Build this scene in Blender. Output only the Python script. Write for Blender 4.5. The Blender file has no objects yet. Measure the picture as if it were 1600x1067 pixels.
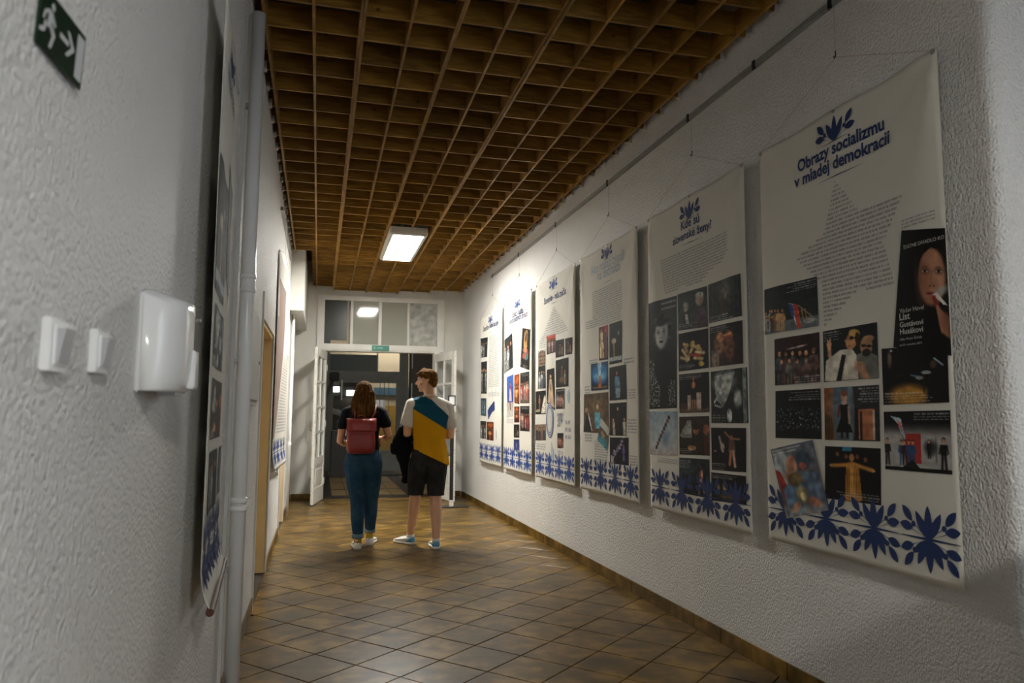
import bpy, bmesh, math, random
import numpy as np
from mathutils import Vector, Matrix
random.seed(7)
SC = bpy.context.scene
COL = SC.collection

# ---------------------------------------------------------------- camera, exposure, light
def setup_camera():
    f = 1155.0
    up = np.array([57, -11390, f]); up /= np.linalg.norm(up)
    Y = np.array([498 - 800, 650 - 533.5, f]); Y -= up * (Y @ up); Y /= np.linalg.norm(Y)
    X = np.cross(Y, up)
    R = np.array([X, Y, up])
    M = Matrix.Identity(4)
    cols = [R @ np.array([1, 0, 0]), R @ np.array([0, -1, 0]), R @ np.array([0, 0, -1])]
    for j in range(3):
        for i in range(3):
            M[i][j] = cols[j][i]
    M[2][3] = 1.33
    cam = bpy.data.cameras.new('camera')
    cam.sensor_width = 36; cam.lens = f / 1600 * 36
    cam.clip_start = 0.02
    cam.dof.use_dof = True; cam.dof.focus_distance = 5.0; cam.dof.aperture_fstop = 3.6
    o = bpy.data.objects.new('camera', cam); COL.objects.link(o)
    o.matrix_world = M
    SC.camera = o
setup_camera()
SC.view_settings.view_transform = 'Standard'
SC.view_settings.look = 'None'
SC.view_settings.exposure = 1.12
SC.view_settings.gamma = 1.0
SC.view_settings.use_curve_mapping = False
LAMP_E = 60.0        # corridor lamp diffuser
BACK_E = 330.0         # ceiling lamp behind the camera
FAR_E = 26.0          # lamp in the lit room behind the glass doors
VEST_E = 16.0  # unseen fill light added in the vestibule
WIN_E = 1.45          # dusk daylight through the window in the recess beside the viewer
W = bpy.data.worlds.new('world'); SC.world = W; W.use_nodes = True
W.node_tree.nodes['Background'].inputs[0].default_value = (0.55, 0.65, 0.75, 1)
W.node_tree.nodes['Background'].inputs[1].default_value = 0.25

# ---------------------------------------------------------------- helpers
def s2l(c):
    c = np.asarray(c, float)
    return np.where(c <= 0.04045, c / 12.92, ((c + 0.055) / 1.055) ** 2.4)
def rgb(h):
    return tuple(float(v) for v in s2l([int(h[i:i + 2], 16) / 255 for i in (0, 2, 4)]))

class NT:
    def __init__(s, name):
        s.m = bpy.data.materials.new(name); s.m.use_nodes = True
        s.t = s.m.node_tree; s.b = s.t.nodes['Principled BSDF']
    def n(s, typ, **kw):
        o = s.t.nodes.new(typ)
        for k, v in kw.items():
            if k in o.inputs: o.inputs[k].default_value = v
            else: setattr(o, k, v)
        return o
    def l(s, a, b): s.t.links.new(a, b)
    def coord(s, which='Object'):
        return s.n('ShaderNodeTexCoord').outputs[which]
    def noise(s, vec, scale, detail=3, rough=.5):
        o = s.n('ShaderNodeTexNoise'); o.inputs['Scale'].default_value = scale
        o.inputs['Detail'].default_value = detail; o.inputs['Roughness'].default_value = rough
        s.l(vec, o.inputs['Vector']); return o.outputs['Fac']
    def ramp(s, fac, stops):
        o = s.n('ShaderNodeValToRGB'); e = o.color_ramp.elements
        while len(e) < len(stops): e.new(0.5)
        for i, (p, c) in enumerate(stops):
            e[i].position = p; e[i].color = (*c, 1)
        s.l(fac, o.inputs[0]); return o.outputs[0]
    def math(s, op, a, b=None, clamp=False):
        o = s.n('ShaderNodeMath', operation=op); o.use_clamp = clamp
        for i, v in enumerate((a, b)):
            if v is None: continue
            if isinstance(v, (int, float)): o.inputs[i].default_value = v
            else: s.l(v, o.inputs[i])
        return o.outputs[0]
    def mix(s, fac, a, b, typ='MIX'):
        o = s.n('ShaderNodeMix', data_type='RGBA', blend_type=typ)
        for i, v in ((0, fac), (6, a), (7, b)):
            if isinstance(v, (int, float)): o.inputs[i].default_value = v
            elif isinstance(v, tuple): o.inputs[i].default_value = (*v, 1)
            else: s.l(v, o.inputs[i])
        return o.outputs[2]
    def bump(s, h, dist, strength=1.0):
        o = s.n('ShaderNodeBump'); o.inputs['Distance'].default_value = dist
        o.inputs['Strength'].default_value = strength
        s.l(h, o.inputs['Height']); s.l(o.outputs[0], s.b.inputs['Normal'])
    def base(s, c):
        if isinstance(c, tuple): s.b.inputs['Base Color'].default_value = (*c, 1)
        else: s.l(c, s.b.inputs['Base Color'])
    def rough(s, r):
        if isinstance(r, (int, float)): s.b.inputs['Roughness'].default_value = r
        else: s.l(r, s.b.inputs['Roughness'])

def simple(name, c, rough=.5, var=.06, scale=20, bump=0, metal=0, spec=.5):
    k = NT(name); co = k.coord()
    nz = k.noise(co, scale, 4)
    a = tuple(v * (1 - var) for v in c); b = tuple(min(1, v * (1 + var)) for v in c)
    k.base(k.ramp(nz, [(.3, a), (.7, b)]))
    k.rough(rough); k.b.inputs['Metallic'].default_value = metal
    k.b.inputs['Specular IOR Level'].default_value = spec
    if bump: k.bump(k.noise(co, scale * 6, 3), bump)
    return k.m
def emit(name, c, e):
    k = NT(name); k.base((.8, .8, .8))
    k.b.inputs['Emission Color'].default_value = (*c, 1)
    k.b.inputs['Emission Strength'].default_value = e
    return k.m

M = {}
def mat_plaster(name, tint):
    k = NT(name); co = k.coord()
    mp = k.n('ShaderNodeMapping'); k.l(co, mp.inputs[0]); mp.inputs['Scale'].default_value = (1, 1, .75)
    a = k.noise(mp.outputs[0], 115, 3, .55)
    v = k.n('ShaderNodeTexVoronoi', feature='SMOOTH_F1'); v.inputs['Scale'].default_value = 98
    v.inputs['Smoothness'].default_value = .6
    k.l(mp.outputs[0], v.inputs['Vector'])
    h = k.math('ADD', k.math('MULTIPLY', a, .9), k.math('MULTIPLY', v.outputs['Distance'], -.7))
    k.bump(h, .0095, .95)
    big = k.noise(co, 1.3, 3)
    k.base(k.ramp(big, [(.3, tuple(t * .93 for t in tint)), (.7, tint)]))
    k.rough(.6); k.b.inputs['Specular IOR Level'].default_value = .35
    return k.m
M['plaster'] = mat_plaster('plaster', (.74, .735, .715))
M['plaster_smooth'] = simple('plaster_smooth', (.62, .61, .56), .7, .05, 3)
M['paint'] = simple('white_gloss_paint', (.72, .71, .66), .35, .05, 6)
M['wornpaint'] = None
def mat_worn():
    k = NT('worn_white_paint'); co = k.coord()
    n1 = k.noise(co, 38, 6, .7)
    k.base(k.ramp(n1, [(.36, (.16, .13, .1)), (.40, (.62, .60, .54)), (.8, (.74, .73, .68))]))
    k.rough(.4); return k.m
M['wornpaint'] = mat_worn()
M['cream'] = simple('cream_paint', (.66, .54, .34), .4, .05, 5)
M['ochre'] = simple('ochre_door_paint', (.80, .60, .30), .4, .08, 4)
M['pvc'] = simple('white_pvc', (.86, .87, .87), .25, .02, 5)
M['plastic'] = simple('white_plastic', (.80, .82, .83), .16, .01, 5)
M['plastic_grey'] = simple('grey_plastic', (.42, .43, .45), .3, .03, 8)
M['panel'] = simple('grey_panel_paint', (.50, .51, .50), .4, .05, 9)
M['metal'] = simple('galvanised_metal', (.34, .35, .33), .45, .1, 30, 0, .3)
M['chrome'] = simple('chrome', (.6, .6, .6), .2, .05, 10, 0, 1)
M['black'] = simple('black_metal', (.012, .012, .013), .4, .2, 20)
M['grout'] = simple('glazed_grout', (.030, .022, .013), .16, .2, 55, .012, 0, 1.0)
M['darkgrey'] = simple('dark_grey_metal_frame', (.20, .205, .19), .45, .08, 6)
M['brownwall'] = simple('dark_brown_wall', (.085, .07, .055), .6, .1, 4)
M['beige'] = simple('beige_wall', (.42, .35, .24), .7, .05, 2)
M['ceilplaster'] = simple('dark_ceiling_board', (.035, .032, .028), .8, .15, 2)
M['cord'] = simple('cord', (.50, .45, .36), .7, .1, 30)
M['green'] = simple('sign_green', rgb('07291a'), .35, .04, 10)
M['green2'] = simple('exit_sign_green', rgb('1f7a66'), .3, .12, 8)
M['signwhite'] = simple('sign_white', (.6, .62, .62), .4, .02, 10)
M['navy'] = simple('navy_print', rgb('0c2a5e'), .8, .05, 40)
M['blueprint'] = simple('blue_print', rgb('1c3f86'), .8, .05, 40)
M['paleprint'] = simple('pale_blue_print', rgb('9fb0bd'), .8, .05, 40)
M['textprint'] = simple('grey_text_print', rgb('85878e'), .8, .05, 40)
M['whiteprint'] = simple('white_print', rgb('b9b9b4'), .8, .03, 40)
def mat_cloth(name, tint):
    k = NT(name); co = k.coord()
    big = k.noise(co, 2.2, 3)
    k.base(k.ramp(big, [(.3, tuple(t * .95 for t in tint)), (.7, tint)]))
    k.rough(.85); k.b.inputs['Specular IOR Level'].default_value = .2
    w = k.noise(co, 420, 2)
    k.bump(w, .0006, .5)
    tr = k.n('ShaderNodeBsdfTranslucent'); tr.inputs['Color'].default_value = (*tint, 1)
    mx_ = k.n('ShaderNodeMixShader'); mx_.inputs[0].default_value = .28
    k.l(k.b.outputs[0], mx_.inputs[1]); k.l(tr.outputs[0], mx_.inputs[2])
    k.l(mx_.outputs[0], k.t.nodes['Material Output'].inputs['Surface'])
    return k.m
M['banner'] = mat_cloth('banner_cloth', (.82, .80, .73))
def mat_print():
    k = NT('photo_ink'); a = k.n('ShaderNodeAttribute', attribute_name='Col')
    k.base(a.outputs['Color']); k.rough(.75); k.b.inputs['Specular IOR Level'].default_value = .2
    return k.m
M['ink'] = mat_print()
def mat_tile():
    k = NT('brown_floor_tile'); g = k.n('ShaderNodeNewGeometry').outputs['Position']
    r = k.n('ShaderNodeObjectInfo').outputs['Random']
    n1 = k.noise(g, 3.4, 3, .5); n2 = k.noise(g, 9, 3, .5)
    f = k.math('ADD', k.math('MULTIPLY', n1, .55), k.math('MULTIPLY', n2, .45))
    c = k.ramp(f, [(.36, rgb('3e2e0f')), (.5, rgb('61491a')), (.63, rgb('8a6b30'))])
    sc = k.math('ADD', k.math('MULTIPLY', r, .28), .80)
    cc = k.n('ShaderNodeCombineColor')
    for i in range(3): k.l(sc, cc.inputs[i])
    k.base(k.mix(1.0, c, cc.outputs[0], 'MULTIPLY'))
    k.rough(k.math('ADD', k.math('MULTIPLY', n2, .08), .295))
    k.b.inputs['Specular IOR Level'].default_value = .28
    k.bump(k.noise(g, 6, 2), .0018, .8)
    return k.m
M['tile'] = mat_tile()
def mat_wood():
    k = NT('stained_pine'); co = k.coord(); r = k.n('ShaderNodeObjectInfo').outputs['Random']
    cb = k.n('ShaderNodeCombineXYZ'); k.l(k.math('MULTIPLY', r, 40), cb.inputs[0]); k.l(k.math('MULTIPLY', r, 17), cb.inputs[1])
    va = k.n('ShaderNodeVectorMath', operation='ADD'); k.l(co, va.inputs[0]); k.l(cb.outputs[0], va.inputs[1])
    mp = k.n('ShaderNodeMapping'); mp.inputs['Scale'].default_value = (3, 3, 22); k.l(va.outputs[0], mp.inputs[0])
    n = k.noise(mp.outputs[0], 2.2, 6, .6)
    v = k.n('ShaderNodeTexVoronoi'); v.inputs['Scale'].default_value = 4.5; k.l(va.outputs[0], v.inputs['Vector'])
    knot = k.ramp(v.outputs['Distance'], [(.02, (.25, .18, .1)), (.07, (1, 1, 1))])
    c = k.ramp(n, [(.3, rgb('7a5420')), (.55, rgb('9d742c')), (.75, rgb('b98f44'))])
    c = k.mix(1.0, c, knot, 'MULTIPLY')
    sc = k.math('ADD', k.math('MULTIPLY', r, .5), .7)
    cc = k.n('ShaderNodeCombineColor')
    for i in range(3): k.l(sc, cc.inputs[i])
    k.base(k.mix(1.0, c, cc.outputs[0], 'MULTIPLY')); k.rough(.5)
    return k.m
M['wood'] = mat_wood()
M['whitedab'] = simple('plaster_dab', (.62, .60, .56), .8, .05, 30)
def glass(name, tint, rough, alpha):
    k = NT(name); k.base(tint); k.rough(rough)
    k.b.inputs['Alpha'].default_value = alpha
    k.b.inputs['Specular IOR Level'].default_value = .5
    return k.m
M['glass'] = glass('clear_glass', (.10, .12, .12), .03, .18)
M['glass_frost'] = glass('dusty_glass', (.42, .43, .37), .06, .93)
M['glass_dark'] = glass('dark_glass', (.045, .05, .045), .25, .97)
M['glass_pattern'] = simple('patterned_glass', (.40, .41, .37), .3, .35, 9, .002)
M['glass_blue'] = glass('blue_grey_glass', (.12, .15, .16), .15, .9)
M['skin'] = simple('skin', rgb('d8a482'), .5, .05, 12)
M['skin_m'] = simple('skin_pale', rgb('deb090'), .5, .05, 12)

class MB:
    def __init__(s): s.v = []; s.f = []
    def add(s, vs, fs):
        b = len(s.v); s.v += [tuple(v) for v in vs]; s.f += [tuple(b + i for i in f) for f in fs]; return s
    def box(s, x0, x1, y0, y1, z0, z1):
        vs = [(x, y, z) for x in (x0, x1) for y in (y0, y1) for z in (z0, z1)]
        return s.add(vs, [(0, 1, 3, 2), (4, 6, 7, 5), (0, 4, 5, 1), (2, 3, 7, 6), (0, 2, 6, 4), (1, 5, 7, 3)])
    def prism(s, poly, z0, z1):
        n = len(poly)
        vs = [(p[0], p[1], z0) for p in poly] + [(p[0], p[1], z1) for p in poly]
        return s.add(vs, [tuple(range(n - 1, -1, -1)), tuple(range(n, 2 * n))] + [(i, (i + 1) % n, n + (i + 1) % n, n + i) for i in range(n)])
    def tube(s, pts, r, n=10, cap=True):
        pts = [Vector(p) for p in pts]; rs = r if isinstance(r, (list, tuple)) else [r] * len(pts)
        base = len(s.v); prev = None
        for i, p in enumerate(pts):
            d = (pts[min(i + 1, len(pts) - 1)] - pts[max(i - 1, 0)]).normalized()
            if prev is None:
                a = Vector((0, 0, 1)) if abs(d.z) < .9 else Vector((1, 0, 0))
                u = d.cross(a).normalized()
            else: u = (prev - d * prev.dot(d)).normalized()
            prev = u; w = d.cross(u)
            for k in range(n):
                t = 2 * math.pi * k / n
                s.v.append(tuple(p + (u * math.cos(t) + w * math.sin(t)) * rs[i]))
        for i in range(len(pts) - 1):
            for k in range(n):
                a = base + i * n + k; b = base + i * n + (k + 1) % n
                s.f.append((a, b, b + n, a + n))
        if cap:
            s.f.append(tuple(base + k for k in range(n - 1, -1, -1)))
            s.f.append(tuple(base + (len(pts) - 1) * n + k for k in range(n)))
        return s
    def loft(s, rings, cap=True):
        base = len(s.v); n = len(rings[0])
        for r in rings: s.v += [tuple(p) for p in r]
        for i in range(len(rings) - 1):
            for k in range(n):
                a = base + i * n + k; b = base + i * n + (k + 1) % n
                s.f.append((a, b, b + n, a + n))
        if cap:
            s.f.append(tuple(base + k for k in range(n - 1, -1, -1)))
            s.f.append(tuple(base + (len(rings) - 1) * n + k for k in range(n)))
        return s
    def build(s, name, mat, parent=None, smooth=False, bevel=0, loc=None):
        me = bpy.data.meshes.new(name); me.from_pydata(s.v, [], s.f)
        bm = bmesh.new(); bm.from_mesh(me)
        bmesh.ops.recalc_face_normals(bm, faces=bm.faces)
        if bevel:
            bmesh.ops.bevel(bm, geom=list(bm.edges), offset=bevel, segments=2, affect='EDGES', clamp_overlap=True)
        bm.to_mesh(me); bm.free()
        if smooth: me.polygons.foreach_set('use_smooth', [True] * len(me.polygons))
        me.materials.append(M[mat] if isinstance(mat, str) else mat)
        o = bpy.data.objects.new(name, me); COL.objects.link(o)
        if parent is not None: put_child(o, parent)
        return o
WORLD = {}
def put_child(o, p):
    o.parent = p
    pm = WORLD.get(p.name)
    if pm is not None: o.matrix_parent_inverse = pm.inverted()
def tag(o, label, cat, group=None):
    o['label'] = label; o['category'] = cat
    if group: o['group'] = group
    return o
def struct(o): o['kind'] = 'structure'; return o
def thing(name, label, cat, loc, group=None):
    o = bpy.data.objects.new(name, None); COL.objects.link(o); o.empty_display_size = .1
    o.location = loc; WORLD[o.name] = Matrix.Translation(Vector(loc))
    return tag(o, label, cat, group)
def srf(name, loc):
    o = bpy.data.objects.new(name, None); COL.objects.link(o); o.location = loc
    WORLD[o.name] = Matrix.Translation(Vector(loc)); return struct(o)
def rrect(cx, cy, z, wx, wy, r, n=5):
    out = []
    r = min(r, wx / 2 - 1e-4, wy / 2 - 1e-4)
    for (sx, sy, a0) in ((1, 1, 0), (-1, 1, 90), (-1, -1, 180), (1, -1, 270)):
        for k in range(n + 1):
            a = math.radians(a0 + 90 * k / n)
            out.append((cx + sx * (wx / 2 - r) + r * math.cos(a), cy + sy * (wy / 2 - r) + r * math.sin(a), z))
    return out

# ---------------------------------------------------------------- the shell
XL, XR, YE, HC = -0.41, 2.356, 12.4, 3.86
# left wall, pierced by two doorways
D1 = (5.52, 6.78, 2.02); D2 = (8.86, 9.90, 2.08)
b = MB()
b.box(XL - .25, XL, -4, D1[0], 0, HC).box(XL - .25, XL, D1[1], D2[0], 0, HC).box(XL - .25, XL, D2[1], YE + .2, 0, HC)
b.box(XL - .25, XL, D1[0], D1[1], D1[2], HC).box(XL - .25, XL, D2[0], D2[1], D2[2], HC)
struct(b.build('wall_left', 'plaster'))
# right wall with a rounded outer corner at its near end
b = MB(); rr = .045; y0 = 2.085
poly = [(XR, YE + .2), (XR, y0 + rr)] + [(XR + rr - rr * math.cos(math.radians(a)), y0 + rr - rr * math.sin(math.radians(a))) for a in (15, 30, 45, 60, 75)] + [(XR + rr, y0), (3.5, y0), (3.5, YE + .2)]
b.prism(poly, 0, HC)
wr = struct(b.build('wall_right', 'plaster', smooth=False))
struct(MB().box(3.5, 3.7, -4, -1.9, 0, HC).box(3.5, 3.7, .5, y0, 0, HC).box(3.5, 3.7, -1.9, .5, 0, .9).box(3.5, 3.7, -1.9, .5, 2.8, HC).build('wall_right_recess', 'plaster'))
wr_ = srf('window_2', (3.6, -.7, 1.85))
for y_ in (-1.86, -.7, .46): MB().box(3.58, 3.63, y_ - .04, y_ + .04, .9, 2.8).build('frame_bar', 'paint', wr_)
for z_ in (.94, 2.1, 2.76): MB().box(3.585, 3.625, -1.9, .5, z_ - .04, z_ + .04).build('frame_bar', 'paint', wr_)
struct(MB().box(3.9, 3.92, -3.4, 2.0, .3, 3.6).build('sky_outside', emit('dusk_sky', (.74, .85, 1), WIN_E)))
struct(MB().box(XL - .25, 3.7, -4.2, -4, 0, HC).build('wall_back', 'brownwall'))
# end wall around the door opening
OX0, OX1, OZ = .0, 1.93, 3.26
b = MB().box(XL, OX0, YE, YE + .2, 0, HC).box(OX1, XR, YE, YE + .2, 0, HC).box(OX0, OX1, YE, YE + .2, OZ, HC)
struct(b.build('wall_end', 'plaster_smooth'))
# ceiling slab and the timber grille under it
ceil = struct(MB().box(XL - .25, 3.7, -4.2, YE + .2, HC, HC + .15).build('ceiling', 'ceilplaster'))
NR = 11
def run_x(k): return -.356 + .2634 * k
NEARZ = 3.52; FARZ = [3.425, 3.375, 3.365, 3.40, 3.44]
LSTEP = [.0, -.012, .008, -.008, .006]
def lane_z(l, y):
    t = min(max((y - 4) / (YE - 4), 0), 1)
    return (NEARZ + LSTEP[l]) * (1 - t) + FARZ[l] * t
def slant(b, x0, x1, ya, yb, za, zb, h):
    vs = [(x0, ya, za), (x1, ya, za), (x1, ya, za + h), (x0, ya, za + h), (x0, yb, zb), (x1, yb, zb), (x1, yb, zb + h), (x0, yb, zb + h)]
    b.add(vs, [(0, 1, 2, 3), (4, 7, 6, 5), (0, 4, 5, 1), (1, 5, 6, 2), (2, 6, 7, 3), (3, 7, 4, 0)])
YS, SH = 1.35, .150
LX0, LX1, LY0, LY1 = run_x(4) + .05, run_x(6) - .05, 8.25, 9.85
for k in range(NR):
    lanes = sorted({min(4, k // 2), min(4, max(0, (k - 1) // 2))}) if k % 2 == 0 else [k // 2]
    for li, l in enumerate(lanes):
        off = 0 if len(lanes) == 1 else (-.0085 if li == 0 else .0085)
        segs = [(YS, 4.0), (4.0, YE - .02)]
        if k == 5: segs = [(YS, 4.0), (4.0, LY0 - .03), (LY1 + .03, YE - .02)]
        yend = 9.98 if k == 0 else YE - .02
        for a, c in segs:
            c = min(c, yend)
            bb = MB(); slant(bb, run_x(k) + off - .008, run_x(k) + off + .008, a, c, lane_z(l, a), lane_z(l, c), SH)
            bb.build('runner', 'wood', ceil)
for l in range(5):
    y = YS + .05 + [.0, .015, -.01, .012, -.008][l]
    while y < YE - .03:
        z = lane_z(l, y)
        xa, xb = run_x(2 * l), run_x(2 * l + 2)
        if l == 0: xa = XL - .0 if y < 9.98 else run_x(0) + .2
        if l == 4: xb = XR - .012
        if not (l == 2 and LY0 - .05 < y < LY1 + .05):
            jz = random.uniform(-.003, .003)
            bb = MB().box(xa + .001, xb - .001, y - .008, y + .008, z + .006 + jz, z + SH - .004 + jz)
            bb.build('slat', 'wood', ceil)
        y += .2795
# dabs of plaster where the slats meet the walls
b = MB()
for side in (0, 1):
    l = 0 if side == 0 else 4
    y = YS + .05 + [.0, .015, -.01, .012, -.008][l]
    while y < (9.98 if side == 0 else YE - .03):
        z = lane_z(l, y); x = XL + .012 if side == 0 else XR - .012
        w = random.uniform(.012, .02)
        b.box(x - .013, x + .013, y - w, y + w, z - .004, z + random.uniform(.03, .06))
        y += .2795
d = b.build('plaster_dabs', 'whitedab', ceil); d['kind'] = 'stuff'
# white cornice step between grille and right wall
cor = MB().box(XR - .02, XR, y0 + .1, YE, 3.60, HC).build('trim_1', 'plaster_smooth'); struct(cor)

# floor: grouted bed with separate tiles laid on the diagonal
floor = struct(MB().box(XL - .3, 3.7, -4.2, YE, -.1, -.004).build('floor', 'grout'))
ang = math.radians(41.4); e1 = Vector((math.cos(ang), math.sin(ang))); e2 = Vector((math.sin(ang), -math.cos(ang))); TS = .32
def clip(poly, xa, xb, ya, yb):
    for ax, v, sgn in ((0, xa, 1), (0, xb, -1), (1, ya, 1), (1, yb, -1)):
        out = []
        for i in range(len(poly)):
            p, q = poly[i], poly[(i + 1) % len(poly)]
            dp, dq = (p[ax] - v) * sgn, (q[ax] - v) * sgn
            if dp >= 0: out.append(p)
            if dp * dq < 0:
                t = dp / (dp - dq); out.append((p[0] + (q[0] - p[0]) * t, p[1] + (q[1] - p[1]) * t))
        poly = out
        if len(poly) < 3: return []
    return poly
tiles = []
g = .0034
for i in range(-60, 70):
    for j in range(-60, 70):
        o = e1 * (.0693 + TS * i) + e2 * (-.1147 + TS * j)
        P = [o + e1 * g + e2 * g, o + e1 * (TS - g) + e2 * g, o + e1 * (TS - g) + e2 * (TS - g), o + e1 * g + e2 * (TS - g)]
        full = [(p.x, p.y) for p in P]
        c = clip(full, XL + .004, XR - .004, -1.0, YE - .002)
        if len(c) >= 3:
            ar = abs(sum(c[a][0] * c[(a + 1) % len(c)][1] - c[(a + 1) % len(c)][0] * c[a][1] for a in range(len(c)))) / 2
            if ar > .0008: tiles.append((sum(p[1] for p in c) / len(c), c, len(c) == 4 and ar > .098))
vis = sorted([t for t in tiles if t[0] > 3.0], key=lambda t: t[0])
rest = [t for t in tiles if t[0] <= 3.0] + vis[300:]
def tile_mb(c, top=0.0):
    ctr = (sum(p[0] for p in c) / len(c), sum(p[1] for p in c) / len(c))
    n = len(c); bb = MB(); h = .0015
    ins = [(p[0] + (ctr[0] - p[0]) * .012, p[1] + (ctr[1] - p[1]) * .012) for p in c]
    vs = [(p[0], p[1], -.006) for p in c] + [(p[0], p[1], top - h) for p in c] + [(p[0], p[1], top) for p in ins]
    fs = [(i, (i + 1) % n, n + (i + 1) % n, n + i) for i in range(n)] + [(n + i, n + (i + 1) % n, 2 * n + (i + 1) % n, 2 * n + i) for i in range(n)] + [tuple(range(2 * n, 3 * n))]
    return bb.add(vs, fs)
shared = None
for yy, c, full in vis[:300]:
    if full:
        if shared is None:
            o = tile_mb([(p[0] - c[0][0], p[1] - c[0][1]) for p in c]).build('tile', 'tile', floor); shared = o.data
        else:
            o = bpy.data.objects.new('tile', shared); COL.objects.link(o); o.parent = floor
        o.location = (c[0][0], c[0][1], random.uniform(-.0008, .0006))
        o.rotation_euler = (random.uniform(-.0012, .0012), random.uniform(-.0012, .0012), 0)
    else:
        tile_mb(c).build('tile', 'tile', floor)
b = MB()
for yy, c, full in rest:
    t = tile_mb(c); b.add(t.v, t.f)
o = b.build('tile_field', 'tile', floor); o['kind'] = 'stuff'

# baseboards of upright tiles
def baseboard(name, segs, axis, at, d, L=.325):
    root = srf(name, (at, segs[0][0], 0) if axis == 'y' else (segs[0][0], at, 0))
    for a, c in segs:
        p = a
        while p < c - .01:
            q = min(p + L, c)
            t = .011 + random.uniform(-.001, .001)
            bb = MB()
            lo, hi = sorted((at, at + d * t))
            if axis == 'y': bb.box(lo, hi, p + .002, q - .002, 0, .088)
            else: bb.box(p + .002, q - .002, lo, hi, 0, .088)
            bb.build('tile', 'tile', root, bevel=.0015)
            p = q
baseboard('baseboard_right', [(2.13, YE - .012)], 'y', XR, -1)
baseboard('baseboard_left', [(2.2, D1[0] - .04), (D1[1] + .07, D2[0] - .07), (D2[1] + .07, YE - .012)], 'y', XL, 1)
baseboard('baseboard_end', [(XL + .015, OX0 - .05), (OX1 + .07, XR - .015)], 'x', YE, -1)

# ---------------------------------------------------------------- ceiling lamps
def ceiling_lamp(x0, x1, ya, yb, z, e, label, tint):
    t = thing('ceiling_lamp', label, 'lamp', ((x0 + x1) / 2, (ya + yb) / 2, z))
    h = .09
    b = MB()
    cx, cy, wx, wy = (x0 + x1) / 2, (ya + yb) / 2, x1 - x0, yb - ya
    rings = [rrect(cx, cy, z + h, wx, wy, .03), rrect(cx, cy, z + .02, wx, wy, .03), rrect(cx, cy, z, wx - .025, wy - .025, .03),
             rrect(cx, cy, z, wx - .09, wy - .09, .01), rrect(cx, cy, z + .012, wx - .1, wy - .1, .01)]
    b.loft(rings, cap=False); n = len(rings[0]); b.f.append(tuple(range(n)))
    b.build('housing', 'plastic_lamp', t)
    m = emit('lamp_diffuser_glow', tint, e)
    MB().box(x0 + .045, x1 - .045, ya + .045, yb - .045, z + .006, z + .011).build('diffuser', m, t)
    MB().box(cx - .02, cx + .02, cy - .02, cy + .02, z + h, HC).build('hanger', 'metal', t)
    return t
M['plastic_lamp'] = simple('lamp_housing', (.62, .62, .56), .3, .02, 5)
zl = lane_z(2, 9.05)
ceiling_lamp(LX0 - .03, LX1 - .02, 8.3, 9.8, zl - .045, LAMP_E, 'lit white rectangular ceiling lamp set in the wooden ceiling grille', (1, .97, .90))
ceiling_lamp(.66, 1.04, -2.4, -2.02, 3.36, BACK_E, 'white square ceiling lamp behind the viewer near the back wall', (1, .97, .90))

# ---------------------------------------------------------------- near left wall: trim, pipe, switches
struct(MB().box(XL - .002, XL + .014, 3.70, 3.735, 0, 3.3).build('trim_2', 'panel'))
t = thing('white_drainpipe', 'thick white vertical pipe with socket rings on the left wall', 'pipe', (-.362, 3.86, 0))
MB().tube([(-.362, 3.86, 0), (-.362, 3.86, 3.40)], .034, 20).build('pipe', 'pvc', t, smooth=True)
for z in (.92, 1.95, 2.02, .88):
    MB().tube([(-.362, 3.86, z - .014), (-.362, 3.86, z - .008), (-.362, 3.86, z + .008), (-.362, 3.86, z + .014)], [.0345, .039, .039, .0345], 20).build('socket_ring', 'pvc', t, smooth=True)
for z in (.6, 1.6, 2.9):
    MB().box(XL, -.39, 3.845, 3.875, z - .012, z + .012).build('wall_bracket', 'metal', t)
tag(MB().tube([(XL + .008, 4.02, .1), (XL + .008, 4.02, 1.9), (XL + .008, 4.03, 3.4)], .008, 8).build('wall_cable', 'pvc', smooth=True), 'thin white cable running up the wall beside the thick pipe', 'cable')

def switch(y, z, w, h, label, rock):
    t = thing('light_switch', label, 'switch', (XL, y, z))
    MB().box(XL, XL + .014, y - w / 2, y + w / 2, z - h / 2, z + h / 2).build('cover_plate', 'plastic', t, bevel=.002)
    MB().box(XL + .012, XL + .017, y - w * .34, y + w * .34, z - h * .38, z + h * .38).build('inner_frame', 'plastic', t, bevel=.001)
    b = MB(); x = XL + .016
    a, c, lo, hi = y - w * .28, y + w * .28, z - h * .33, z + h * .33
    b.add([(x, a, lo), (x, c, lo), (x + .005, c, lo), (x + .005, a, lo), (x, a, hi), (x, c, hi), (x + .013, c, hi), (x + .013, a, hi)],
          [(0, 1, 2, 3), (4, 7, 6, 5), (0, 4, 5, 1), (1, 5, 6, 2), (2, 6, 7, 3), (3, 7, 4, 0)])
    b.build('rocker', 'plastic_grey' if rock else 'plastic', t)
switch(1.295, 1.436, .088, .082, 'white light switch nearest the viewer, left of the other switch', True)
switch(1.535, 1.446, .085, .080, 'white light switch between the other switch and the dispenser', True)

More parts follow.
